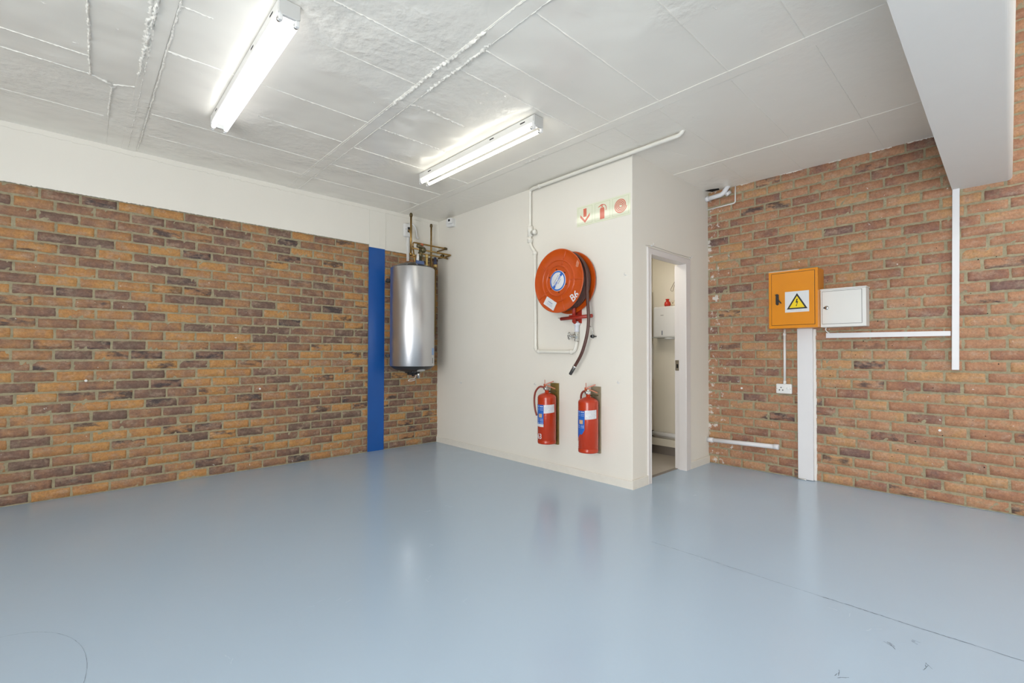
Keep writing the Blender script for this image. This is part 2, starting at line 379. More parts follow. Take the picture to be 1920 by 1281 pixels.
# ---------------------------------------------------------------- structure
# floor with its joint crack and scuffs
def build_floor():
    mb = MB(); mb.box(XL-.2, X1+.2, YB-.2, Y1+.115, -.15, 0).box(XL-.2, X0+.115, Y1+.115, Y0+.2, -.15, 0)
    mb.cur = 1; rnd = random.Random(3)
    def crack(p0, p1, wd, n=60, amp=.004, h=.0004):
        P0, P1 = Vector(p0), Vector(p1); d = (P1-P0).normalized(); s_ = Vector((-d.y, d.x)); a = []; b = []; o = 0
        for i in range(n+1):
            p = P0.lerp(P1, i/n); o += rnd.uniform(-amp, amp)*.5; o *= .9; ww = wd*rnd.uniform(.25, 1.3)
            a.append((p.x+s_.x*(o+ww), p.y+s_.y*(o+ww), h)); b.append((p.x+s_.x*(o-ww), p.y+s_.y*(o-ww), h))
        mb.add(a+b, [(i, i+1, n+2+i, n+1+i) for i in range(n)])
    crack((2.593, 1.51), (2.60, .62), .0011, 90); crack((2.60, .62), (2.612, .10), .0022, 60); crack((2.612, .10), (2.63, -1.5), .0016, 80)
    # pen-like curved scratch at the left
    pts = [(-.30+.62*math.cos(t)*.55+.06*math.sin(t), 2.25+.55*math.sin(t)) for t in [(-1.2+2.9*i/40) for i in range(41)]]
    for i in range(40): crack(pts[i]+(), pts[i+1]+(), .0006, 2, .001)
    for c in ((2.36, .33), (2.47, .25), (2.3, .22), (2.02, .42)):
        for q in range(3):
            a = rnd.uniform(0, 3); crack((c[0]+rnd.uniform(-.02, .02), c[1]+rnd.uniform(-.02, .02)), (c[0]+.03*math.cos(a), c[1]+.03*math.sin(a)), .0012, 6, .004)
    mb.cur = 2
    for c in [(.83, 2.18), (.90, 2.12), (1.30, 2.02), (2.1, 2.9), (1.33, 1.72), (2.5, .52), (2.45, .40), (.45, 2.0), (1.9, 2.9), (1.55, 2.35), (2.55, 1.2), (3.7, 1.75)]:
        for q in range(2):
            a = rnd.uniform(0, 3); x, y = c[0]+rnd.uniform(-.03, .03), c[1]+rnd.uniform(-.03, .03); crack((x, y), (x+.035*math.cos(a), y+.035*math.sin(a)), .0014, 6, .004)
    mb.cur = 2   # ragged line of slopped floor paint against the brickwork
    crack((XL, Y0-.006), (X0-.01, Y0-.006), .007, 400, .004, .0012); crack((X1-.006, Y1), (X1-.006, -3), .007, 300, .004, .0012)
    return struct(mb.build('floor', [floor_m, crack_m, scuff_m]))
build_floor()

# boarded ceiling: sheets, paired cover strips, ragged filler ridges
def build_ceiling():
    mb = MB(); mb.box(XL-.2, X1+.2, .02, Y0+.2, HC, HC+.12)
    rnd = random.Random(11)
    def strip(x0, x1, y0, y1, h=.003): mb.box(x0, x1, y0, y1, HC-h, HC+.01)
    def ridge(p0, p1, wd=.004, h=.003, rough=.5, n=None):
        P0, P1 = Vector(p0), Vector(p1); d = (P1-P0); ln = d.length; d.normalize(); s_ = Vector((-d.y, d.x)); n = n or max(6, int(ln/.009)); vs = []; o = 0
        for i in range(n+1):
            p = P0.lerp(P1, i/n); o = o*.8+rnd.uniform(-1, 1)*wd*rough*.5; k = max(.15, 1+rnd.uniform(-rough, rough)); W = wd*k; Hh = h*max(.1, 1+rnd.uniform(-rough, rough))
            for sgn, hz in ((-1, 0), (-.4, 1), (.4, 1), (1, 0)):
                vs.append((p.x+s_.x*(o+sgn*W), p.y+s_.y*(o+sgn*W), HC-.0005-hz*Hh))
        mb.add(vs, [(i*4+j, i*4+j+1, i*4+4+j+1, i*4+4+j) for i in range(n) for j in range(3)], True)
    A = (.262, .352); B = (1.575, 1.668); C = (2.885, 2.972); D = (4.185, 4.235)
    for s_, r, w_ in ((A, .7, .0045), (B, .6, .0038), (C, .6, .0022), (D, .5, .0018)):
        strip(s_[0], s_[1], .3, Y0, .0035)
        hh = .005 if s_ in (A, B) else .0022; ridge((s_[0], .3), (s_[0]+(.04 if s_ is A else .02), Y0-.05), w_, hh, r); ridge((s_[1], .3), (s_[1]+.015, Y0-.05), w_, hh, r)
    ridge((.275, 2.3), (.265, 3.7), .007, .010, .8); ridge((.255, 2.4), (.262, 3.3), .010, .006, .8); ridge((.27, 2.4), (.272, 3.1), .006, .012, .9)
    ridge((.005, 2.4), (.045, 3.89), .005, .008, .7); ridge((.045, 3.88), (.145, 3.925), .006, .008, .6); ridge((.13, 3.9), (.155, 3.98), .016, .008, .8); ridge((.15, 3.92), (.155, 4.48), .006, .006, .5); ridge((.155, 4.48), (.167, 5.08), .002, .002, .5)
    ridge((1.585, 1.9), (1.585, 2.9), .010, .010, .9); ridge((1.662, 1.95), (1.67, 2.6), .010, .010, .9)
    for y, r, w_ in ((3.645, .5, .002), (3.875, .6, .0035), (4.492, .4, .0035)): ridge((-1.05, y), (.04 if y < 4 else .13, y), w_, .004, r)
    ridge((.155, 3.93), (.262, 3.865), .004, .004, .7)
    for y, x0, r, w_ in ((.95, .35, .4, .002), (1.62, .35, .4, .002), (2.245, .9, .7, .0035), (2.598, .95, .5, .002), (3.275, .36, .5, .0025), (3.72, .95, .5, .003), (4.225, .38, .4, .0035), (4.66, .39, .5, .0035)): ridge((x0, y), (1.575, y-.01), w_, .004, r)
    for y in (2.8, 3.28): ridge((.35, y), (.5, y), .004, .004, .9)
    for y, x1, r, w_ in ((.75, 2.88, .3, .002), (1.16, 2.88, .3, .0015), (1.622, 2.88, .4, .003), (2.022, 2.88, .5, .003), (2.266, 2.87, .6, .003), (2.817, 2.15, .95, .009), (3.285, 2.30, .9, .005), (3.74, 2.88, .5, .003), (4.215, 2.87, .3, .0035), (4.66, 2.88, .3, .0025)): ridge((1.67, y), (x1, y-.005), w_, .005, r)
    for y in (.722, 1.183): ridge((3.0, y), (4.18, y), .0018, .003, .4)
    for y in (2.05, 2.33): ridge((2.98, y), (3.33, y), .003, .003, .3)
    ridge((3.32, 2.09), (4.18, 1.80), .0015, .002, .3); ridge((4.24, 1.76), (4.92, 1.766), .0025, .003, .3)
    ridge((3.0, 1.68), (4.18, 1.66), .0015, .002, .3); ridge((4.24, 1.3), (4.92, 1.3), .0015, .002, .3); ridge((4.24, .7), (4.92, .7), .0015, .002, .3)
    for y in (4.43, 4.9): ridge((1.58, y), (1.67, y), .007, .003, .5)
    for y in (4.42,): ridge((.30, y), (.36, y), .003, .003, .5)
    ridge((1.6, 5.03), (1.72, 5.03), .004, .003, .8); ridge((2.94, 2.7), (2.95, 3.0), .014, .006, .9); ridge((2.9, 4.93), (2.99, 4.93), .004, .003, .5)
    ridge((2.30, 1.155), (2.33, 1.16), .005, .004, .9)
    for q in range(60):
        x, y = rnd.uniform(-.8, 4.7), rnd.uniform(.4, 4.9); ridge((x, y), (x+rnd.uniform(.01, .03), y+rnd.uniform(-.01, .01)), .003, .002, .9, 4)
    # chipped filler holding the ceiling to the top of the right brick wall
    [ridge((X1-.003, y), (X1-.003, y-rnd.uniform(.05, .2)), .004, .004, .95) for y in (1.86, 1.5, 1.42, 1.1, .8, .55, .5)]
    ridge((XL, Y0-.004), (X0, Y0-.004), .006, .006, .4)
    return struct(mb.build('ceiling', ceil_paint))
build_ceiling()
hc_ = MB().box(XL-.2, -.3, YB-.2, -.03, HH, HH+.12).box(3.3, X1+.2, YB-.2, -.03, HH, HH+.12).box(-.3, 3.3, -1.3, -.03, HH, HH+.12).box(-.3, 3.3, YB-.2, -3.5, HH, HH+.12)
struct(hc_.build('ceiling', beam_paint))

# beam over the opening between the bays, rounded on its right lower edge
def build_beam():
    mb = MB(); r = .028; y0, y1 = -.03, .288
    prof = [(y1, HB), (y1, HC+.1), (y1, HH+.1), (y0, HH+.1), (y0, HB+r)] + [(y0+r-r*math.cos(a), HB+r-r*math.sin(a)) for a in [math.pi/2*i/8 for i in range(1, 9)]]
    n = len(prof); vs = [(XL-.1, y, z) for y, z in prof]+[(X1+.01, y, z) for y, z in prof]
    mb.add(vs, [tuple(range(n)), tuple(range(2*n-1, n-1, -1))]+[(i, (i+1) % n, n+(i+1) % n, n+i) for i in range(n)])
    return mb.build('ceiling_beam', beam_paint)
tag(build_beam(), 'wide white painted concrete beam crossing the upper right corner', 'beam')

LT = [0.05, .25, .45, .65, .9]; 
brick_wall('wall_left', LF(), [(XL, 2.500, 0, 2.430), (2.703, X0+.02, 0, 2.392)], [brick_left_m, mortar_m, dark_hole], 5, (LT, [.10, .22, .26, .23, .20]), .0838)
_rh = random.Random(21)
HOLES = [(-_rh.uniform(-.1, 1.15), _rh.uniform(.25, 2.0), _rh.uniform(.0025, .0045)) for _ in range(30)]
brick_wall('wall_right', RF(0, 0), [(-Y1-.02, 2.4, 0, 2.89), (.03, 2.4, 2.89, HH)], [brick_right_m, mortar_m, dark_hole], 9, ([.08, .28, .5, .7, .92], [.03, .16, .27, .34, .20]), .0850, 0, HOLES)
wl = MB()
wl.box(XL, 2.500, Y0-.012, Y0+.2, 2.432, HC+.05)
wl.box(2.703, X0+.05, Y0-.010, Y0+.2, 2.394, HC+.05); wl.box(2.500, 2.703, Y0-.013, Y0+.2, 2.402, HC+.05)
rnd = random.Random(4)
for i in range(150):       # torn paint edge hanging over the bricks, drawn-in plaster joint
    x = -.8+i*.0283
    if x > 3.44: break
    z = 2.432 if x < 2.5 else 2.394
    if 2.48 < x < 2.71: continue
    wl.add([(x, Y0-.0125, z+.002), (x+.03, Y0-.0125, z+.002), (x+.022, Y0-.0135, z-rnd.uniform(0, .006)), (x+.008, Y0-.0135, z-rnd.uniform(0, .006))], [(0, 1, 2, 3)])
struct(wl.build('wall_left_upper', wall_paint))
# narrow raised plaster band under the ceiling and vertical plaster seams beside the column head
tb = MB()
for i in range(230):
    x = -1+i*.0196; z = 2.842-rnd.uniform(0, .007)*(1 if (x < .3 or x > 1.9) else 1.6)
    if x < X0-.02: tb.box(x, x+.0197, Y0-.018, Y0-.008, z, HC)
for x in (2.498, 2.704): 
    for j in range(20): tb.box(x-.0015, x+.0015+rnd.uniform(0, .001), Y0-.0165, Y0-.012, 2.405+j*.0225, 2.405+(j+1)*.0225-.002)
tb.tube(smoothpath([(2.60, Y0-.013, 2.72), (2.625, Y0-.013, 2.722), (2.63, Y0-.013, 2.70), (2.63, Y0-.013, 2.47), (2.638, Y0-.013, 2.44), (2.70, Y0-.013, 2.43)]), .002, 6)
struct(tb.build('trim_1', wall_paint))
struct(MB().box(XL-.2, X0+.1, Y0+.012, Y0+.2, 0, 2.44).build('wall_left_backing', mortar_m))
struct(MB().box(X1+.012, X1+.2, -2.4, Y1+.1, 0, HH).build('wall_right_backing', mortar_m))
struct(MB().box(X1, X1+.2, YB-.2, -2.4, 0, HH).build('wall_right_far', wall_paint))

col = MB().box(2.500, 2.703, Y0-.004, Y0+.05, 0, 2.404)
col.box(2.500, 2.5035, Y0-.006, Y0+.05, 0, 2.404).box(2.6995, 2.703, Y0-.006, Y0+.05, 0, 2.404)
tag(col.build('steel_column', blue_paint, bevel=.0015), 'bright blue painted steel column set into the left brick wall', 'column')

# partition and door wall
DX0, DX1, DZ = 3.752, 4.405, 2.045   # door opening
struct(MB().box(X0, X0+.11, Y1+.001, Y0+.02, 0, HC+.02).build('wall_middle', wall_paint, bevel=.003))
pw = MB()
pw.box(X0+.004, DX0-.03, Y1, Y1+.113, 0, HC+.02).box(DX1+.04, X1+.01, Y1, Y1+.113, 0, HC+.02).box(DX0-.03, DX1+.04, Y1, Y1+.113, DZ+.04, HC+.02)
struct(pw.build('wall_doorway', wall_paint))
# skirtings with chamfered top
def skirt(frame, u0, u1, h=.066, d=.012):
    mb = MB(frame); mb.prism([(0, 0), (d, 0), (d, h-.006), (d-.004, h), (0, h)], u0, u1); return mb
def skirt_mesh(o, r, n, u0, u1, h=.068, d=.013):
    mb = MB((o, n, Vector((0, 0, 1)), r)); mb.prism([(0, 0), (d, 0), (d, h-.005), (d-.004, h), (0, h)], u0, u1)
    return mb
struct(skirt_mesh(Vector((X0, 0, 0)), Vector((0, 1, 0)), Vector((-1, 0, 0)), Y1, Y0-.001, .070).build('baseboard_middle', skirt_paint))
struct(skirt_mesh(Vector((0, Y1, 0)), Vector((1, 0, 0)), Vector((0, -1, 0)), X0-.013, DX0-.05, .080).build('baseboard_doorway', skirt_paint))
struct(skirt_mesh(Vector((0, Y1, 0)), Vector((1, 0, 0)), Vector((0, -1, 0)), DX1+.105, X1-.002, .074).build('baseboard_right', skirt_paint))
# pressed steel door frame
def door_frame():
    mb = MB()
    def post(x, s):   # s = +1: material extends towards +x
        P = [(x, Y1-.014), (x, Y1+.062), (x+s*.016, Y1+.062), (x+s*.016, Y1+.113), (x+s*.05, Y1+.113), (x+s*.05, Y1), (x+s*.105 if s > 0 else x-.052, Y1), (x+s*.105 if s > 0 else x-.052, Y1-.008), (x+s*(.094 if s > 0 else .045), Y1-.014)]
        mb.prism(P, 0, DZ+.0)
        mb.cyl((x+s*.004, Y1-.014, 0), (x+s*.004, Y1-.014, DZ), .004, 8)
    post(DX1, 1); post(DX0, -1)
    h = MB((Vector((0, 0, 0)), Vector((0, 1, 0)), Vector((0, 0, 1)), Vector((1, 0, 0))))
    h.prism([(Y1-.014, DZ), (Y1+.062, DZ), (Y1+.062, DZ+.016), (Y1+.113, DZ+.016), (Y1+.113, DZ+.05), (Y1, DZ+.05), (Y1, DZ+.062), (Y1-.008, DZ+.062), (Y1-.014, DZ+.05)], DX0-.052, DX1+.105)
    h.cyl((Y1-.014, DZ+.004, DX0), (Y1-.014, DZ+.004, DX1), .004, 8)
    mb.add(h.v, h.f)
    return mb.build('door_1', frame_paint, bevel=.0015)
dfr = struct(door_frame())
sp = MB().box(DX1+.0145, DX1+.017, Y1+.066, Y1+.108, .985, 1.09).box(DX1+.012, DX1+.016, Y1+.058, Y1+.066, .985, 1.09)
st_ = sp.build('strike_plate', chrome, dfr); lab(st_, 'steel strike plate')
MB().box(DX1+.0135, DX1+.0146, Y1+.076, Y1+.096, 1.01, 1.05).build('latch_hole', dark_hole, dfr)
# toilet behind the doorway
TY = 2.855
struct(MB().box(X0+.11, X1, Y1+.113, TY+.6, -.15, .004).build('floor_toilet', tile_m))
struct(MB().box(X0+.11, X1, Y1+.085, Y1+.118, -.001, .006).build('trim_2', skirt_tile))
struct(MB().box(X1-.001, X1+.1, Y1+.113, TY+.6, 0, HC).build('wall_toilet_right', toilet_paint))
struct(MB().box(X0+.11, X1, TY, TY+.12, .857, HC).box(X0+.11, X1, TY+.10, TY+.2, 0, .87).build('wall_toilet_back', toilet_paint))
struct(MB().box(X0+.10, X0+.112, Y1+.113, TY+.6, 0, HC).build('wall_toilet_left', toilet_paint))
struct(MB().box(X1-.012, X1-.001, Y1+.113, TY+.1, 0, .105).box(X0+.11, X1-.012, TY+.088, TY+.10, 0, .105).build('baseboard_toilet', skirt_tile))
tl = MB()
for i in range(5):
    for j in range(2): tl.box(X1-.155*(i+1)+.002, X1-.155*i-.004, TY-.008, TY, .862+j*.205, .862+j*.205+.201)
tag(tl.build('tiled_splashback', tile_w, bevel=.001), 'white tiles seen above the boxed ledge through the doorway', 'tiles')
tag(MB().box(3.9, X1-.006, TY-.010, TY, 1.30, 1.875).build('wall_mirror', mirror_m), 'tall frameless mirror edge just visible at left inside the doorway', 'mirror')
dk = MB().box(3.9, X1-.003, TY-.012, TY+.088, .14, .80).box(3.88, X1-.002, TY-.016, TY+.088, .80, .857)
tag(dk.build('boxed_duct', toilet_paint, bevel=.002), 'cream boxed duct panel with ledge at left inside the doorway', 'duct panel')

def dispenser():
    y0, y1, z0, z1 = 2.36, 2.78, 1.335, 1.690
    t = thing('paper_towel_dispenser', 'white wall mounted paper towel dispenser seen through the doorway', 'dispenser', (X1, (y0+y1)/2, z0))
    mb = MB((Vector((0, 0, 0)), Vector((-1, 0, 0)), Vector((0, 0, 1)), Vector((0, 1, 0))))
    mb.prism([(-X1, z0+.01), (-X1+.118, z0+.012), (-X1+.112, z1-.02), (-X1+.095, z1), (-X1, z1)], y0, y1)
    mb.build('body', white_pl, t, bevel=.008)
    MB().box(X1-.122, X1-.005, y0-.004, y1+.012, z0, z0+.012).build('bottom_tray', M('tray grey', (.5, .5, .48), .4), t, bevel=.004)
    MB().box(X1-.1205, X1-.117, 2.665, 2.675, z0+.03, z0+.08).build('level_window', ink, t)
    MB().box(X1-.1175, X1-.112, 2.655, 2.69, 1.585, 1.592).build('badge', M('badge grey', (.3, .3, .3), .5), t)
    MB().lathe([(.001, 0), (.07, 0), (.06, .018), (.03, .025)], (X1-.06, 2.60, z0-.016), n=24).build('paper_towel', white_pl, t)
dispenser()
rb = MB(); rb.lathe([(.004, 0), (.030, .0), (.036, .02), (.030, .045), (.016, .06), (.017, .07), (.002, .072)], (X1-.06, 2.635, 1.691), n=24)
rbt = thing('air_freshener', 'small red jar on top of the towel dispenser inside the doorway', 'jar', (X1-.06, 2.635, 1.691))
rb.build('jar', red_glass, rbt); MB().lathe([(.02, 0), (.02, .012), (.002, .014)], (X1-.06, 2.635, 1.7615), n=20).build('lid', red_glass, rbt)
tag(MB().lathe([(.0295, -.008), (.03, .008), (.012, .009), (.012, -.008), (.0295, -.008)], (X1-.055, 2.565, 1.7215), ax='x', n=24).build('tape_roll', M('tape cream', (.7, .62, .45), .5)), 'small pale roll beside the red jar on the towel dispenser', 'roll')
tag(MB().tube(smoothpath([(X1-.004, 2.57, 1.98), (X1-.006, 2.60, 1.93), (X1-.004, 2.625, 1.88), (X1-.006, 2.60, 1.865), (X1-.004, 2.59, 1.90), (X1-.004, 2.575, 1.94)]), .0022, 6).build('hanging_cord', M('cord brown', (.3, .24, .18), .7)), 'thin looped cord hanging on the wall above the towel dispenser', 'cord')

# waste pipe: one run through the door wall, along the right wall
wp = thing('waste_pipe', 'white plastic waste pipe low on the right brick wall, capped at its right end', 'pipe', (X1-.035, 1.51, .25))
p = MB(); p.cyl((X1-.035, Y1+.002, .247), (X1-.035, 1.512, .2665), .022); p.build('pipe', trunk_pl, wp)
p = MB(); p.lathe([(.002, 0), (.022, .0), (.026, .004), (.026, .045), (.022, .047)], (X1-.035, 1.508, .2665), ax='y'); p.build('end_cap', trunk_pl, wp)
p = MB(); p.cyl((X1-.035, Y1-.003, .247), (X1-.035, 2.13, .2485), .026); p.build('collar', trunk_pl, wp)
wq = thing('waste_pipe', 'white waste pipe low on the toilet wall seen through the doorway', 'pipe', (X1-.04, 2.6, .23))
MB().cyl((X1-.04, TY-.015, .236), (X1-.04, Y1+.115, .236), .027).build('pipe', white_pl, wq)
MB().lathe([(.028, 0), (.034, 0), (.034, .008), (.028, .008)], (X1-.04, TY-.024, .236), ax='y').build('hole_collar', dark_hole, wq)
tag(MB().box(X1-.05, X1-.0125, Y1+.12, TY-.0, .106, .19).build('pipe_boxing', toilet_paint, bevel=.002), 'cream boxing strip beneath the pipe inside the doorway', 'boxing')

# unseen shell behind the camera: walls with a side opening invented for the added daylight and sun, and a rooflight
bw = MB(); bw.box(XL-.2, X1+.2, YB-.2, YB, 0, HH)
struct(bw.build('wall_back', wall_paint))
lw = MB(); lw.box(XL-.2, XL, 1.0, Y0+.2, 0, HH).box(XL-.2, XL, YB-.2, -2.6, 0, HH).box(XL-.2, XL, -2.6, 1.0, 2.38, HH)
struct(lw.build('wall_side', wall_paint))

# ---------------------------------------------------------------- fluorescent lights
def lamp(x0, x1, y0, y1, tz, label, tube_m):
    xc = (x0+x1)/2; t = thing('fluorescent_light', label, 'ceiling light', (xc, (y0+y1)/2, HC), 'twin tube fluorescent battens on the ceiling')
    b = MB((Vector((0, 0, 0)), Vector((1, 0, 0)), Vector((0, 0, 1)), Vector((0, 1, 0))))
    hw = (x1-x0)/2
    b.prism([(xc-hw, HC-.004), (xc-hw, HC-.052), (xc-hw+.006, HC-.058), (xc+hw-.006, HC-.058), (xc+hw, HC-.052), (xc+hw, HC-.004)], y0+.004, y1-.004)
    b.build('housing', white_metal, t, bevel=.002)
    for yy, s in ((y0, 1), (y1, -1)):
        e = MB((Vector((0, 0, 0)), Vector((1, 0, 0)), Vector((0, 0, 1)), Vector((0, 1, 0))))
        ya, yb = sorted((yy, yy+s*.018))
        e.prism([(xc-hw-.002, HC-.003), (xc-hw-.002, HC-.075), (xc-hw+.012, HC-.082), (xc+hw-.012, HC-.082), (xc+hw+.002, HC-.075), (xc+hw+.002, HC-.003)], ya, yb)
        e.build('end_cap', M('lamp end grey', (.55, .55, .53), .45), t, bevel=.003)
        for q in (-1, 1):
            xx = xc+q*.039
            h = MB(); ya, yb = sorted((yy+s*.004, yy+s*.026)); h.box(xx-.009, xx+.009, ya, yb, tz-.016, HC-.05)
            h.build('lamp_holder', white_pl, t, bevel=.003)
    for q in (-1, 1):
        xx = xc+q*.039
        tb_ = MB(); tb_.cyl((xx, y0+.04, tz), (xx, y1-.04, tz), .013, 20); o = tb_.build('tube', tube_m, t)
        [MB().cyl((xx, ya, tz), (xx, ya+.015, tz), .0135, 20).build('tube_ferrule', chrome, o) for ya in (y0+.026, y1-.041)]
    for yy in (y0+.10, y0+.45, y1-.2):
        k = MB(); k.box(x0-.0012, x0+.001, yy, yy+.05, HC-.030, HC-.022); k.build('slot', dark_hole, t)
lamp(.698, .796, 2.395, 3.955, HC-.092, 'twin fluorescent batten light, the larger one at upper left', tube_cool)
lamp(2.388, 2.478, 2.315, 3.855, HC-.092, 'twin fluorescent batten light hanging nearest the hose reel wall', tube_warm)

# ---------------------------------------------------------------- water pipe feeding the hose reel
def reel_pipe():
    t = thing('water_pipe', 'cream painted steel water pipe from the ceiling down to the hose reel valve', 'pipe', (X0-.03, 3.38, 1.17))
    xw = X0-.032
    a = MB(); a.tube(fillet([(X0-.055, 1.70, HC+.02), (X0-.055, 1.73, HC-.024), (X0-.046, 3.33, HC-.024), (xw, 3.395, HC-.028), (xw, 3.395, 2.62), (xw, 3.395, 2.30), (xw, 3.36, 2.235), (xw, 3.325, 2.20), (xw, 3.315, 1.50), (xw, 3.312, 1.175), (xw, 2.80, 1.168), (xw, 2.775, 1.27)], .045, 6), .0165, 16)
    a.build('pipe', pipe_paint, t)
    f = MB()
    f.lathe([(.016, -.05), (.028, -.05), (.028, .0), (.031, .004), (.031, .055), (.016, .06)], (xw, 3.395, 2.42), n=24); f.build('tee_fitting', pipe_paint, t)
    f = MB(); f.lathe([(.002, 0), (.022, 0), (.022, .03), (.028, .032), (.028, .055), (.002, .06)], (xw, 3.37, 2.405), ax='y', n=20)
    f2 = MB(); f2.add([(x, 3.37-(y-3.37)*1.0, z) for x, y, z in f.v], f.f, True); f2.build('side_plug', pipe_paint, t)
    f = MB(); f.lathe([(.016, -.01), (.027, -.008), (.027, .012), (.030, .014), (.030, .032), (.016, .034)], (xw, 3.395, 2.315), n=24); f.build('union_nut', pipe_paint, t)
    f = MB(); f.lathe([(.0165, -.018), (.0225, -.016), (.0225, .016), (.0165, .018)], (xw, 3.325, 2.185), n=20); f.build('socket', pipe_paint, t)
    for c, ax in (((xw, 3.313, 1.215), 'z'), ((xw, 3.27, 1.1745), 'y'), ((xw, 2.84, 1.1685), 'y')):
        f = MB(); f.lathe([(.0165, -.012), (.0215, -.010), (.0215, .010), (.0165, .012)], c, ax=ax, n=20); f.build('elbow_collar', pipe_paint, t)
    f = MB(); f.lathe([(.0165, -.004), (.021, -.003), (.021, .003), (.0165, .004)], (xw, 3.314, 1.475), n=20).box(xw, X0, 3.309, 3.319, 1.472, 1.478); f.build('pipe_clip', pipe_paint, t)
    f = MB(); f.lathe([(.0165, -.012), (.0215, -.010), (.0215, .010), (.0165, .012)], (X0-.0465, 3.25, HC-.024), ax='y', n=20); f.build('ceiling_collar', pipe_paint, t)
    # gate valve
    
    xv = xw
    MB().lathe([(.018, -.045), (.0235, -.043), (.0235, -.022), (.018, -.02), (.022, 0), (.018, .02), (.0235, .022), (.0235, .040), (.018, .042)], (xv, 2.775, 1.315), n=8, smooth=False).build('gate_valve', chrome, t); v = bpy.data.objects['gate_valve']; lab(v, 'chrome gate valve with small handwheel')
    MB().cyl((xv-.01, 2.775, 1.318), (xv-.075, 2.800, 1.318), .010, 12).lathe([(.010, 0), (.018, 0), (.018, .015), (.010, .016)], (xv-.035, 2.785, 1.318), ax='x', n=8, smooth=False).build('bonnet', chrome, v)
    wv = Vector((xv-.078, 2.803, 1.318)); h = MB(); n_ = Vector((-1, .55, 0)).normalized(); s_ = n_.cross(Vector((0, 0, 1))).normalized()
    rim = [tuple(wv+(s_*math.cos(a)+Vector((0, 0, 1))*math.sin(a))*(.031+.0025*math.cos(8*a))) for a in [2*math.pi*i/64 for i in range(64)]]
    h.tube(rim, .0045, 8, closed=True)
    for i in range(4):
        a = math.pi*i/2+.4; h.cyl(tuple(wv), tuple(wv+(s_*math.cos(a)+Vector((0, 0, 1))*math.sin(a))*.031), .0035, 8)
    h.ball(tuple(wv), .008); h.build('handwheel', chrome, v)
    MB().lathe([(.017, 0), (.022, .005), (.020, .03), (.023, .035), (.021, .06), (.030, .062), (.031, .085), (.018, .088), (.016, .098)], (xv, 2.775, 1.357), n=20).build('tape_wrapped_joint', M('thread tape', (.70, .72, .78), .6), v)
reel_pipe()

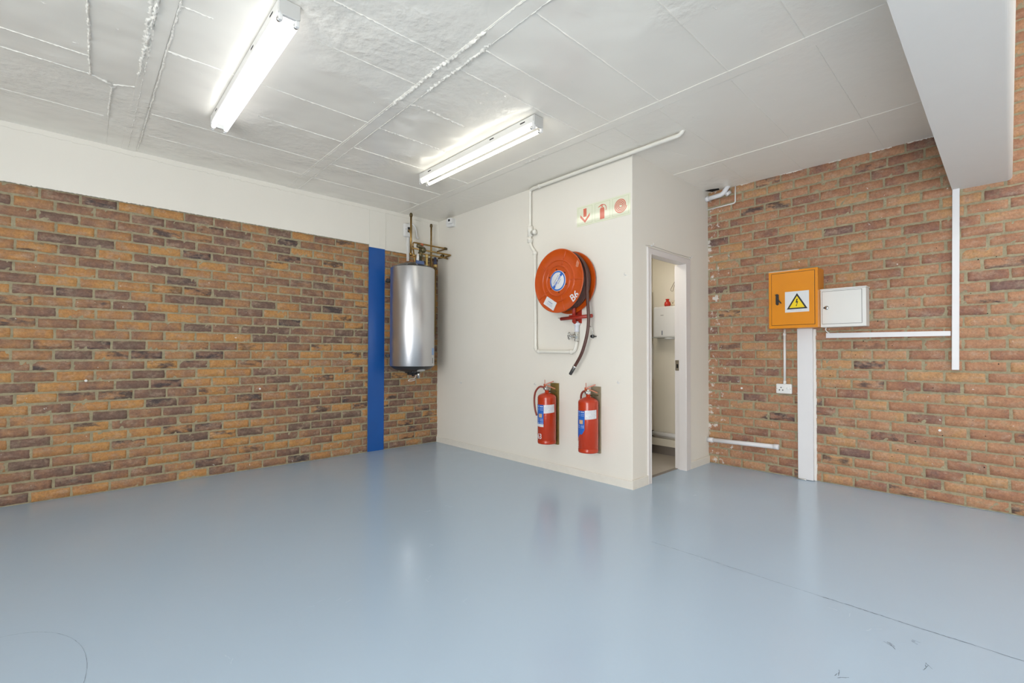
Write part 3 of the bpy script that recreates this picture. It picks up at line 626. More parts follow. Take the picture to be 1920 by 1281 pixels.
# ---------------------------------------------------------------- fire hose reel
def reel():
    YC, ZC, R = 2.848, 1.826, .293
    t = thing('fire_hose_reel', 'orange red fire hose reel with white B6 stencil mounted on cream wall', 'hose reel', (X0, YC, ZC-.33))
    fr = (Vector((X0, YC, ZC)), Vector((0, -1, 0)), Vector((0, 0, 1)), Vector((-1, 0, 0)))
    FO = .215
    def disc(off, s, name, full=True):
        # off: distance of the disc from the wall, pressed ridges on its outer face
        prof = [(.001, .004), (.10, .004), (.130, .004), (.1335, .0045), (.1355, .010), (.139, .0125), (.1425, .010), (.1445, .0035), (.150, .002), (.182, .002), (.1865, .0025), (.1885, .0075), (.1915, .0098), (.1945, .0075), (.1965, .002), (.201, .001), (.280, .001), (.286, .005), (R, .006), (R+.003, .003), (R+.003, -.003), (R, -.004), (.284, -.003), (.001, -.003)]
        mb = MB(); mb.lathe([(r, -off-s*h) for r, h in prof], (X0, YC, ZC), ax='x', n=96)
        if full:
            for k in range(5):
                a = math.radians(-2+72*k)
                for ra, rb_ in ((.147, .184), (.199, .283)):
                    # half-round pressed rib
                    pts = []; n = 6
                    d = Vector((math.cos(a), math.sin(a))); e = Vector((-d.y, d.x))
                    sec = [(-.0055, .0012), (-.0035, .0075), (0, .0095), (.0035, .0075), (.0055, .0012)]
                    vs = []
                    for r in (ra, ra+.004, rb_-.004, rb_):
                        sc = .15 if r in (ra, rb_) else 1
                        for w_, h in sec:
                            q = d*r+e*w_; vs.append((X0-off-s*(.0015+(h-.0015)*sc), YC-q.x, ZC+q.y))
                    mb.add(vs, [(i*5+j, i*5+j+1, i*5+6+j, i*5+5+j) for i in range(3) for j in range(4)], True)
        return mb.build(name, reel_red, t)
    fd = disc(FO, 1, 'front_disc'); disc(.04, -1, 'rear_disc', False)
    MB().lathe([(.15, -.045), (.15, -.21)], (X0, YC, ZC), ax='x').build('drum', reel_dark, t)
    MB().cyl((X0-.04, YC, ZC), (X0, YC, ZC), .05).build('wall_hub', reel_dark, t)
    # centre label
    f = MB(fr); f.lathe([(.001, 0), (.094, 0), (.096, -.0015), (.096, -.003)], (0, 0, FO+.0065), ax='z', n=64); cl = f.build('centre_label', label_white, t); lab(cl, 'round white label with blue rim and diagonal lettering')
    f = MB(fr); f.lathe([(.079, 0), (.079, .0008), (.092, .0008), (.092, 0)], (0, 0, FO+.0065), ax='z', n=64)
    ca, sa = math.cos(math.radians(52)), math.sin(math.radians(52))
    ro = lambda x, y: (x*ca-y*sa, x*sa+y*ca)
    for x0, x1, y0, y1 in ((-.0785, -.055, -.013, .013), (.055, .0785, -.013, .013)): f.prism([ro(x0, y0), ro(x1, y0), ro(x1, y1), ro(x0, y1)], FO+.006, FO+.0073)
    rn = random.Random(2)
    for (a, b_) in ((-.052, -.012), (.012, .052)):
        x = a
        while x < b_:
            w_ = rn.uniform(.004, .008); y0, y1 = -.010, .010
            f.prism([ro(x, y0), ro(x+w_*.7, y0), ro(x+w_*.7, y1), ro(x, y1)], FO+.006, FO+.0073); x += w_+.001
    f.build('label_print', label_blue, cl)
    f = MB(fr)
    for row, (a, b_) in ((.024, (-.05, .045)), (-.022, (-.02, .03))):
        x = a
        while x < b_:
            w_ = rn.uniform(.003, .008); f.prism([ro(x, row-.003), ro(x+w_, row-.003), ro(x+w_, row+.003), ro(x, row+.003)], FO+.006, FO+.0072); x += w_+.003
    f.ball((.002, .0, FO+.003), .007, 10); f.build('label_lettering', ink, cl)
    for k in range(6):
        a = math.radians(38+60*k); f = MB(fr); f.lathe([(.001, .008), (.0055, .007), (.0065, .0)], (.108*math.cos(a), .108*math.sin(a), FO+.003), ax='z', n=6, smooth=False); f.build('bolt', black_pl, t)
    # service sticker and stencil
    f = MB(fr); f.prism([(-.176, -.199), (-.053, -.273), (-.010, -.203), (-.129, -.133)], FO+.004, FO+.0098); sk = f.build('service_sticker', label_white, t); lab(sk, 'tilted white service sticker')
    f = MB(fr); a0 = math.atan2(-.07, .119)
    for i, (v0, ln) in enumerate(((.058, .02), (.045, .075), (.041, .06), (.028, .09), (.020, .085), (.012, .09))):
        cx, cy = -.1145-.0, -.236; d = Vector((math.cos(a0), math.sin(a0))); e = Vector((-d.y, d.x)); st = Vector((cx+.0, cy))+e*(v0-.035)
        q = [st-d*ln*.5*.9, st+d*ln*.5*.9]; c_ = Vector((.0225, .034)); q = [q_+c_ for q_ in q]
        hh = .0028 if i in (1, 2) else .0012
        f.prism([tuple(q[0]-e*hh), tuple(q[1]-e*hh), tuple(q[1]+e*hh), tuple(q[0]+e*hh)], FO+.0095, FO+.0104)
    f.build('sticker_print', ink_grey, sk)
    f = MB(fr); ang = math.radians(36); ca2, sa2 = math.cos(ang), math.sin(ang)
    f.text('B6', .098, lambda x, y, z: (.196+x*ca2*.92-y*sa2, -.160+x*sa2*.92+y*ca2, FO+.002+z), .0008)
    stc = f.build('stencil', label_white, t); lab(stc, 'white stencilled B6')
    # scraped paint patch
    f = MB(fr); rn = random.Random(8); pts = []
    for k in range(22): a = 2*math.pi*k/22; r = rn.uniform(.75, 1.1); pts.append((.232+.020*r*math.cos(a)+.012*math.sin(a)*r, .132+.042*r*math.sin(a)))
    f.prism(pts, FO+.001, FO+.0018); pc = f.build('scraped_patch', M('scraped primer', (.55, .20, .11), .6, var=.3, vscale=60), t)
    # hose wound on the drum
    h = MB(); pts = []; turns = 6; rn = random.Random(5)
    for lay, (r, n_) in enumerate(((.225, 6), (.2515, 6))):
        for i in range(turns*40):
            a = 2*math.pi*i/40; pts.append((X0-.064-.0205*i/40 if lay == 0 else X0-.064-.0205*(turns-i/40), YC+r*math.cos(a), ZC+r*math.sin(a)))
    h.tube(pts, .0135, 10); 
    coil = h.build('hose_coil', hose_m, t)
    h = MB(); pts = [(X0-.135+.0*k, YC-.2745*math.cos(a), ZC+.2745*math.sin(a)) for k, a in enumerate([math.radians(d) for d in range(130, -1, -8)])]
    pts = [Vector(p_) for p_ in pts]
    pts += smoothpath([pts[-1], (X0-.14, 2.568, 1.66), (X0-.142, 2.553, 1.46), (X0-.14, 2.575, 1.31), (X0-.14, 2.632, 1.155), (X0-.14, 2.714, 1.033)])[1:]
    h.tube(pts, .0145, 14); tail = h.build('hose_tail', hose_m, t); lab(tail, 'maroon hose end hanging down')
    d = Vector((0, 2.765-2.714, .962-1.033)).normalized(); p0 = Vector((X0-.14, 2.714, 1.033))
    n_ = MB(); n_.cyl(tuple(p0-d*.012), tuple(p0+d*.012), .018, 16); n_.build('hose_clamp', chrome, tail)
    n_ = MB(); n_.tube([tuple(p0+d*x) for x in (.010, .016, .055, .058, .085, .088)], lambda u: .0125 if u < .2 else .0155 if u < .9 else .012, 16); n_.build('nozzle', M('nozzle dark metal', (.10, .10, .10), .35, .7), tail)
    # bracket under the reel
    b = MB(); b.cyl((X0-.075, 2.775, ZC-.10), (X0-.075, 2.775, 1.445), .0165); b.tube(fillet([(X0-.075, 2.775, 1.47), (X0-.075, 2.775, 1.45), (X0-.045, 2.775, 1.44)], .02), .015, 14); b.build('stand_pipe', reel_dark, t)
    b = MB(); b.cyl((X0-.085, 2.925, 1.484), (X0-.085, 2.56, 1.494), .0165, 16); b.build('crossbar', reel_dark, t)
    b = MB(); b.box(X0-.096, X0-.074, 2.925, 2.955, 1.492, 1.496); b.build('bar_tab', chrome, t)
    b = MB(); b.box(X0-.11, X0, 2.745, 2.805, 1.50, 1.512).box(X0-.012, X0, 2.74, 2.81, 1.44, 1.62); b.build('wall_bracket', reel_dark, t)
    b = MB(); b.tube(fillet([(X0-.085, 2.60, 1.40), (X0-.07, 2.575, 1.40), (X0-.07, 2.560, 1.30)], .02), .003, 8); b.build('nozzle_hook_rod', chrome, t)
    b = MB(); b.cyl((X0, 2.575, 1.31), (X0-.07, 2.575, 1.31), .006, 10).lathe([(.002, 0), (.012, 0), (.018, .025), (.002, .027)], (X0-.075, 2.575, 1.31), ax='x', n=16); b.build('hook_stud', black_pl, t)
reel()

# ---------------------------------------------------------------- fire extinguishers on backing boards
def extinguisher(yc, z0, label, number, torn, nozzle_out, bl, bmat):
    bd = MB(); bd.box(X0-.020, X0, yc-.048, yc+.052, z0-.025, z0+.575)
    board = tag(bd.build('backing_board', bmat, bevel=.002), bl, 'board', 'wooden boards behind the extinguishers')
    xc = X0-.128; r = .089; c = (xc, yc, z0)
    t = thing('fire_extinguisher', label, 'fire extinguisher', c, 'red fire extinguishers on the wall')
    b = MB(); b.lathe([(.001, .012), (.070, .010), (.080, .0), (r-.002, .001), (r, .006), (r, .030), (r-.003, .034), (r, .038), (r, .440), (r-.002, .450), (r-.008, .460), (r-.020, .469), (r-.040, .478), (.030, .485), (.020, .488), (.020, .512), (.001, .514)], c, n=64); body = b.build('cylinder', ext_red, t)
    # frame on the body: angle 0 faces -x-y (towards the room centre / viewer)
    base = math.atan2(-yc, -xc)
    def wrap(off=.0006):
        return lambda x, y, z: (xc+(r+off+z)*math.cos(base+x/r), yc+(r+off+z)*math.sin(base+x/r), z0+y)
    def patch(name, x0, x1, yfun, mat, par, off=.0006, n=12):
        m_ = MB(); wf = wrap(off); top = []; bot = []
        for i in range(n+1):
            x = x0+(x1-x0)*i/n; a, bb = yfun(i/n); bot.append((x, a)); top.append((x, bb))
        v = [wf(x, y, 0) for x, y in bot+top]+[wf(x, y, .0008) for x, y in bot+top]; k = n+1
        fs = [(i, i+1, k+i+1, k+i) for i in range(n)]+[(2*k+i, 2*k+k+i, 2*k+k+i+1, 2*k+i+1) for i in range(n)]
        m_.add(v, fs, True); return m_.build(name, mat, par)
    wl_ = patch('inspection_label', -.030, .080, lambda u: (.295+.010*u, .375+.006*u), label_white, t); lab(wl_, 'white inspection label with printed lines')
    k = MB(); rn = random.Random(int(yc*100)); wf = wrap(.0016)
    for row in range(7):
        x = -.022; y = .302+row*.0105+.003
        while x < .066:
            w_ = rn.uniform(.004, .016); 
            if rn.random() < .78:
                hh = .0013 if row else .001
                k.add([wf(x, y-hh+.08*x, 0), wf(min(x+w_, .074), y-hh+.08*x, 0), wf(min(x+w_, .074), y+hh+.08*x, 0), wf(x, y+hh+.08*x, 0)], [(0, 1, 2, 3)])
            x += w_+.003
    k.build('printed_lines', ink_grey, wl_)
    zb = .17 if not torn else .14
    bl_ = patch('blue_label', -.155, -.032, (lambda u: (zb, .375)) if not torn else (lambda u: (zb+.10*max(0, u-.45)+.01*math.sin(u*14), .370)), label_blue, t); lab(bl_, 'blue instruction label')
    patch('label_panel', -.088, -.048, lambda u: (.255, .290), M('label tan', (.62, .40, .24), .5), bl_, .0018, 4)
    if not torn: patch('label_foot', -.155, -.032, lambda u: (zb-.004, zb+.022), label_white, bl_, .0014, 8)
    k = MB(); wf = wrap(.0020)
    for row, (a, b_) in enumerate(((.355, .008), (.338, .003), (.325, .003), (.240, .003), (.230, .003), (.220, .003), (.200, .006))):
        for x in (-.125, -.098, -.070, -.052):
            if torn and a < .215: continue
            k.add([wf(x, a, 0), wf(x+.013, a, 0), wf(x+.013, a+b_, 0), wf(x, a+b_, 0)], [(0, 1, 2, 3)])
    k.build('label_lettering', label_white, bl_)
    k = MB(); wf = wrap(.0004)
    off = -.080 if number != '1' else -.118
    k.text(number, .070, lambda x, y, z: wf(x*.86+off, y+.072, z+.0006), .0005); nb = k.build('number', label_white, t); lab(nb, 'white painted number')
    # valve head
    zt = z0+.512
    k = MB(); k.lathe([(.020, 0), (.020, .012), (.026, .014), (.026, .030), (.016, .034), (.016, .045)], (xc, yc, zt-.004), n=8, smooth=False); k.build('valve_head', chrome, t)
    k = MB(); k.lathe([(.001, 0), (.015, 0), (.015, .010), (.001, .011)], (xc-.030, yc+.002, zt+.014), ax='x', n=20); k.build('pressure_gauge', chrome, t)
    def bar(p0, p1, w_, h_):
        P0, P1 = Vector(p0), Vector(p1); d = (P1-P0).normalized(); s_ = d.cross(Vector((0, 0, 1))).normalized()*w_; u_ = s_.cross(d).normalized()*h_
        m_ = MB(); m_.add([tuple(P0-s_-u_), tuple(P0+s_-u_), tuple(P0+s_+u_), tuple(P0-s_+u_), tuple(P1-s_-u_), tuple(P1+s_-u_), tuple(P1+s_+u_), tuple(P1-s_+u_)], [(0, 3, 2, 1), (4, 5, 6, 7), (0, 1, 5, 4), (2, 3, 7, 6), (1, 2, 6, 5), (0, 4, 7, 3)]); return m_
    bar((xc-.010, yc+.012, zt+.052), (xc+.045, yc-.068, zt+.014), .011, .005).build('carry_handle', M('handle copper', (.42, .12, .04), .42), t, bevel=.002)
    bar((xc-.014, yc+.018, zt+.052), (xc+.035, yc-.055, zt+.085), .010, .005).build('squeeze_lever', brass_h, t, bevel=.002)
    k = MB(); k.cyl((xc-.008, yc+.018, zt+.040), (xc-.008, yc+.019, zt+.100), .0030, 8).box(xc-.016, xc+.002, yc+.008, yc+.028, zt+.030, zt+.060); k.build('safety_pin', brass_h, t)
    k = MB()
    if nozzle_out:
        k.tube(smoothpath([(xc-.012, yc+.010, zt+.022), (xc-.035, yc+.060, zt+.030), (xc-.045, yc+.108, zt-.02), (xc-.040, yc+.130, zt-.10), (xc-.035, yc+.125, zt-.19), (xc-.03, yc+.105, zt-.255)]), .0095, 12)
    else:
        k.tube(smoothpath([(xc-.008, yc+.012, zt+.022), (xc+.0, yc+.055, zt+.020), (xc+.02, yc+.095, zt-.02), (xc+.03, yc+.105, zt-.10), (xc+.03, yc+.105, zt-.25)]), .0095, 12)
    k.build('hose', M('extinguisher hose', (.25, .045, .03), .4), t)
    k = MB(); k.box(xc+.03, X0-.019, yc-.03, yc+.03, zt-.02, zt-.010); k.build('hanging_bracket', copper_d, t)
extinguisher(3.067, .288, 'fire extinguisher on the left with curved hose and white number 63', '63', False, True, 'brown varnished board behind the left extinguisher numbered 63', wood_m)
extinguisher(2.568, .280, 'fire extinguisher on the right with torn blue label, nearest the doorway', '1', True, False, 'faded brown board behind the right extinguisher with the torn label', wood_g)

# ---------------------------------------------------------------- safety sign
def sign():
    t = thing('safety_sign', 'glossy pale green sign with red arrow, extinguisher and hose coil symbols', 'sign', (X0, 2.506, 2.352))
    y0, y1, z0, z1 = 2.798, 2.214, 2.352, 2.541; W = (y0-y1)/3; H_ = z1-z0
    fr = (Vector((X0, y0, z0)), Vector((0, -1, 0)), Vector((0, 0, 1)), Vector((-1, 0, 0)))
    pn = MB(fr).box(0, W*3, 0, H_, 0, .003).build('panel', sign_m, t)
    for i, x0 in enumerate((0, W, 2*W)):
        f = MB(fr)
        for a0, a1, b0, b1 in ((.014, W-.014, .014, .0165), (.014, W-.014, H_-.0165, H_-.014), (.014, .0165, .014, H_-.014), (W-.0165, W-.014, .014, H_-.014)): f.box(x0+a0, x0+a1, b0, b1, .003, .0036)
        f.build('symbol_border', sign_line, pn)
    f = MB(fr); cx = W/2
    f.prism([(cx-.018, H_-.03), (cx-.018, .082), (cx+.018, .082), (cx+.018, H_-.03)], .003, .004)
    f.prism([(cx-.055, .108), (cx-.055, .082), (cx, .026), (cx+.055, .082), (cx+.055, .108), (cx, .052)], .003, .004)
    f.build('arrow_symbol', sign_red, t)
    f = MB(fr); cx = W*1.5
    f.prism([(cx-.024, .022), (cx+.024, .022), (cx+.024, .112), (cx+.016, .126), (cx-.016, .126), (cx-.024, .112)], .003, .004)
    f.prism([(cx-.008, .130), (cx+.008, .130), (cx+.008, .140), (cx-.008, .140)], .003, .004)
    f.prism([(cx-.045, .138), (cx-.043, .134), (cx-.012, .142), (cx+.014, .146), (cx+.012, .154), (cx-.008, .156)], .003, .004)
    f.tube([(cx+.01+.038*math.sin(a)*.9, .112+.038*math.cos(a), .0032) for a in [math.radians(d) for d in range(-10, 130, 10)]], .003, 6)
    f.build('extinguisher_symbol', sign_red, t)
    f = MB(fr); cx = W*2.5; pts = [(cx+r*math.cos(a), .098+r*math.sin(a), .003) for a, r in [(2*math.pi*i/40, .010+.0135*i/40) for i in range(int(40*4.0))]]
    for i in range(len(pts)-1): pass
    n = len(pts); vs = []
    for i, p_ in enumerate(pts):
        d = Vector((p_[0]-cx, p_[1]-.098, 0)).normalized()*.0042; vs += [(p_[0]-d.x, p_[1]-d.y, .0042), (p_[0]+d.x, p_[1]+d.y, .0042)]
    f.add(vs, [(2*i, 2*i+1, 2*i+3, 2*i+2) for i in range(n-1)]); f.build('hose_symbol', sign_red, t)
sign()

# ---------------------------------------------------------------- water heater and its pipework
GX, GY, GR = 2.905, 4.822, .257
def geyser():
    z0, z1 = 1.004, 2.150
    t = thing('water_heater', 'tall silver cylindrical water heater hung on the brick wall corner', 'water heater', (GX, GY, z0-.1))
    b = MB(); b.lathe([(GR-.012, 0), (GR-.002, 0), (GR, .004), (GR, z1-z0-.004), (GR-.002, z1-z0), (GR-.012, z1-z0)], (GX, GY, z0), n=128); b.build('jacket', steel, t)
    b = MB(); b.box(GX-.004, GX+.004, GY+GR-.002, GY+GR+.003, z0, z1); b.build('jacket_seam', steel, t)
    b = MB(); b.lathe([(.001, .075), (.06, .072), (.16, .045), (.225, .014), (GR-.010, .004), (GR-.008, -.004)], (GX, GY, z1), n=64); top = b.build('top_dome', dome_m, t)
    for k in range(12):
        a = 2*math.pi*k/12+.2; b = MB(); d = Vector((math.cos(a), math.sin(a), 0)); P = Vector((GX, GY, z1))
        b.cyl(tuple(P+d*.09+Vector((0, 0, .066))), tuple(P+d*.235+Vector((0, 0, .012))), .006, 6); b.build('dome_rib', M('grey rib', (.22, .22, .22), .4), top)
    b = MB(); b.lathe([(GR-.008, .004), (GR-.010, -.006), (.20, -.040), (.12, -.062), (.06, -.075), (.055, -.105), (.001, -.108)], (GX, GY, z0), n=64); b.build('bottom_cover', dome_m, t)
    b = MB(); b.box(GX-.022, GX-.005, GY-.06, GY-.03, z0-.12, z0-.07); b.build('cable_tail', black_pl, t); b = MB(); b.lathe([(.001, 0), (.02, 0), (.024, -.03), (.001, -.03)], (GX-.08, GY-.02, z0-.05), n=12); b.build('cable_gland', black_pl, t); b = MB(); b.lathe([(.001, 0), (.016, 0), (.018, -.03), (.001, -.03)], (GX-.05, GY-.10, z0-.05), n=12); b.build('cable_gland', black_pl, t)
    b = MB(); b.cyl((GX+.055, GY-.05, z0-.06), (GX+.055, GY-.05, z0-.145), .018, 16); b.build('drain_outlet', chrome, t)
    b = MB(); b.tube(smoothpath([(GX+.02, GY-.06, z0-.10), (GX-.02, GY-.08, z0-.145), (GX-.07, GY-.08, z0-.15), (GX-.10, GY-.08, z0-.165), (GX-.06, GY-.09, z0-.17), (GX-.01, GY-.09, z0-.158)]), .0035, 8); b.build('drain_wire', white_pl, t)
    # oval maker badge on the bottom cover
    b = MB(); ang = math.atan2(-GY, -GX)+.55; d = Vector((math.cos(ang), math.sin(ang), 0)); s_ = Vector((-d.y, d.x, 0)); u_ = (Vector((0, 0, 1))*1.0+d*.0)
    nrm = (d*.62+Vector((0, 0, -.78))).normalized(); u_ = nrm.cross(s_).normalized(); c_ = Vector((GX, GY, z0))+d*.192+Vector((0, 0, -.043))+nrm*.004
    ov = [c_+s_*.052*math.cos(a)+u_*.020*math.sin(a) for a in [2*math.pi*i/32 for i in range(32)]]
    b.add([tuple(p_) for p_ in ov]+[tuple(p_+nrm*.002) for p_ in ov], [tuple(range(31, -1, -1)), tuple(range(32, 64))]+[(i, (i+1) % 32, 32+(i+1) % 32, 32+i) for i in range(32)])
    b.build('oval_badge', M('badge silver', (.6, .6, .6), .3, .5), t)
    # label on the right flank
    def wrap(name, a0, a1, za, zb, mat, par, off=.0008):
        m_ = MB(); n = 10; v = []
        for i in range(n+1):
            a = a0+(a1-a0)*i/n
            for z in (za, zb): v.append((GX+(GR+off)*math.cos(a), GY+(GR+off)*math.sin(a), z))
        m_.add(v, [(2*i, 2*i+2, 2*i+3, 2*i+1) for i in range(n)], True); return m_.build(name, mat, par)
    a0 = math.atan2(-GY, -GX); a_ = a0+math.radians(60)
    w1 = wrap('rating_label', a_, a_+.27, 1.02, 1.13, label_white, t); lab(w1, 'white rating label with black bars')
    wrap('label_barcode', a_+.05, a_+.11, 1.035, 1.10, black_pl, w1, .0016)
    w2 = wrap('energy_label', a_, a_+.27, 1.135, 1.215, M('label light blue', (.28, .45, .75), .4), t); lab(w2, 'pale blue label')
    # wall brackets
    for z in (2.02, 1.125):
        b = MB(); b.box(GX-.19, GX-.13, GY+GR-.08, Y0, z-.012, z+.012); b.cyl((GX-.215, GY+.20, z), (GX-.19, GY+.26, z), .022, 14); b.tube([(GX-.19, Y0-.03, z), (GX-.15, Y0-.10, z)], .014, 10); b.build('wall_bracket', black_pl, t)
    b = MB(); b.box(GX-.055, GX+.045, GY-.175, GY-.155, z1+.012, z1+.075); bx = b.build('blue_tag', M('slate blue tag', (.08, .12, .25), .5), t); lab(bx, 'slate blue card tag on the dome')
geyser()

def pipework():
    t = thing('copper_pipework', 'tangle of brass coloured water pipes and valves above the silver heater', 'pipes', (GX, GY, 2.2))
    def pipe(pts, r, name='pipe', mat=None, fr=.025): return MB().tube(fillet(pts, fr), r, 12).build(name, mat or copper, t)
    a = pipe([(2.925, 4.90, 2.80), (2.925, 4.90, 2.345)], .0125, 'riser')
    MB().lathe([(.0125, 0), (.018, .004), (.019, .03), (.012, .045), (.002, .048)], (2.925, 4.90, 2.795), n=16).build('riser_cap', copper_d, a)
    MB().ball((2.925, 4.90, 2.345), .022).build('elbow_joint', copper, a)
    b = pipe([(3.29, 5.02, 2.765), (3.29, 5.02, 2.24)], .0115, 'riser')
    MB().lathe([(.0115, 0), (.017, .004), (.018, .028), (.011, .042), (.002, .045)], (3.29, 5.02, 2.76), n=16).build('riser_cap', copper_d, b)
    r1 = pipe([(2.965, 4.92, 2.40), (2.965, 4.92, 2.498), (3.445, 4.914, 2.492), (3.445, 5.11, 2.487)], .0095)
    MB().lathe([(.0095, -.022), (.015, -.02), (.017, 0), (.015, .02), (.0095, .022)], (3.435, 4.914, 2.492), ax='x', n=12).build('elbow_joint', copper_d, r1)
    r2 = pipe([(2.92, 4.88, 2.415), (3.445, 4.806, 2.393), (3.445, 4.95, 2.388), (3.42, 5.05, 2.385)], .0095)
    MB().lathe([(.0095, -.018), (.014, -.016), (.014, .016), (.0095, .018)], (3.27, 4.831, 2.400), ax='x', n=12).build('compression_joint', copper, r2)
    r3 = pipe([(2.925, 4.90, 2.345), (2.965, 4.87, 2.325), (3.02, 4.84, 2.356), (3.36, 4.838, 2.354), (3.43, 4.86, 2.352)], .0095)
    MB().lathe([(.01, -.025), (.017, -.023), (.020, 0), (.017, .023), (.01, .025)], (3.335, 4.838, 2.372), ax='y', n=12).build('tee_joint', copper_d, r3); MB().tube(ring((3.40, 4.84, 2.354), .011, 'y', 16), .003, 6, closed=True).build('ring_clip', copper_d, r3)
    pipe([(2.965, 4.86, 2.22), (2.965, 4.90, 2.36), (2.965, 4.92, 2.45)], .010)
    v = MB(); v.lathe([(.015, 0), (.020, .002), (.020, .10), (.030, .105), (.030, .165), (.022, .17), (.022, .21), (.002, .212)], (3.035, 4.86, 2.215), n=16)
    v.cyl((2.99, 4.87, 2.455), (3.05, 4.855, 2.44), .022, 14).ball((3.07, 4.86, 2.41), .038); vb = v.build('pressure_valve', M('valve bronze', (.13, .11, .055), .45, .5), t)
    MB().lathe([(.016, 0), (.018, .004), (.018, .028), (.012, .034), (.002, .035)], (3.055, 4.86, 2.452), n=16).build('valve_cap', M('valve cap orange', (.45, .12, .05), .4), vb)
    f = MB(); f.lathe([(.013, 0), (.020, .004), (.020, .022), (.013, .026), (.015, .10), (.020, .104), (.020, .13), (.012, .134)], (3.045, 4.74, 2.195), n=8, smooth=False); f.build('brass_fitting', M('bright brass', (.55, .40, .16), .3, .9), t)
    f = MB(); f.lathe([(.016, 0), (.022, .004), (.022, .03), (.014, .034)], (3.165, 4.74, 2.195), n=8, smooth=False); fb = f.build('brass_fitting', M('bright brass', (.55, .40, .16), .3, .9), t)
    MB().lathe([(.020, 0), (.024, .02), (.014, .045), (.016, .085), (.002, .09)], (3.165, 4.74, 2.229), n=14).build('vacuum_breaker', M('navy plastic', (.02, .025, .06), .4), fb)
    MB().cyl((2.985, 4.84, 2.19), (2.985, 4.84, 2.345), .016, 14).build('plastic_sleeve', M('white sleeve', (.75, .75, .74), .4), t)
    pipe([(3.405, 5.095, 2.395), (3.405, 5.095, 1.40)], .0105, 'down_pipe')
    pipe([(2.955, 5.01, 2.67), (2.975, 5.00, 2.63), (2.985, 4.98, 2.52)], .006)
    for z in (2.25, 1.75): MB().box(3.385, 3.425, 5.090, Y0, z-.006, z+.006).build('pipe_clip', copper_d, t)
pipework()
def isolator():
    t = thing('isolator_switch', 'white isolator switch box with black toggle above the water heater', 'switch', (2.985, Y0-.012, 2.59))
    MB().box(2.935, 3.035, Y0-.062, Y0-.010, 2.595, 2.762).build('box', white_pl, t, bevel=.018, seg=4)
    MB().box(2.978, 3.008, Y0-.070, Y0-.061, 2.65, 2.715).build('toggle', black_pl, t, bevel=.002)
    MB().cyl((2.955, Y0-.061, 2.685), (2.955, Y0-.064, 2.685), .004, 8).build('screw', dome_m, t)
    MB().box(2.992, 3.018, Y0-.035, Y0-.010, 2.30, 2.60).build('conduit', white_pl, t, bevel=.004)
    MB().tube(smoothpath([(3.00, Y0-.035, 2.762), (3.05, Y0-.035, 2.775), (3.095, Y0-.035, 2.745), (3.118, Y0-.035, 2.68), (3.125, Y0-.035, 2.62), (3.145, Y0-.03, 2.615)]), .011, 12).build('flexible_conduit', white_pl, t)
isolator()
def sensor():
    c = Vector((X0-.045, 4.79, 2.79)); t = thing('motion_sensor', 'small white alarm sensor high in the corner under the ceiling', 'sensor', (X0, 4.79, 2.75))
    f = MB((c, Vector((.25, -.97, 0)).normalized(), Vector((0, 0, 1)), Vector((-.97, -.25, 0)).normalized()))
    f.prism([(-.05, -.045), (.05, -.045), (.058, -.01), (.058, .055), (-.055, .055), (-.058, 0)], -.042, .018); f.build('bracket', white_pl, t, bevel=.008)
    f = MB((c+Vector((-.02, -.01, .012)), Vector((.25, -.97, 0)).normalized(), Vector((0, 0, 1)), Vector((-.97, -.25, 0)).normalized()))
    f.prism([(-.012, -.03), (.055, -.03), (.06, .04), (-.012, .045)], 0, .035); f.build('housing', white_pl, t, bevel=.010, seg=3)
    f = MB((c+Vector((-.02, -.01, .012)), Vector((.25, -.97, 0)).normalized(), Vector((0, 0, 1)), Vector((-.97, -.25, 0)).normalized()))
    f.prism([(.008, -.004), (.036, -.004), (.036, .022), (.008, .022)], .034, .037); f.build('lens', dark_hole, t)
sensor()

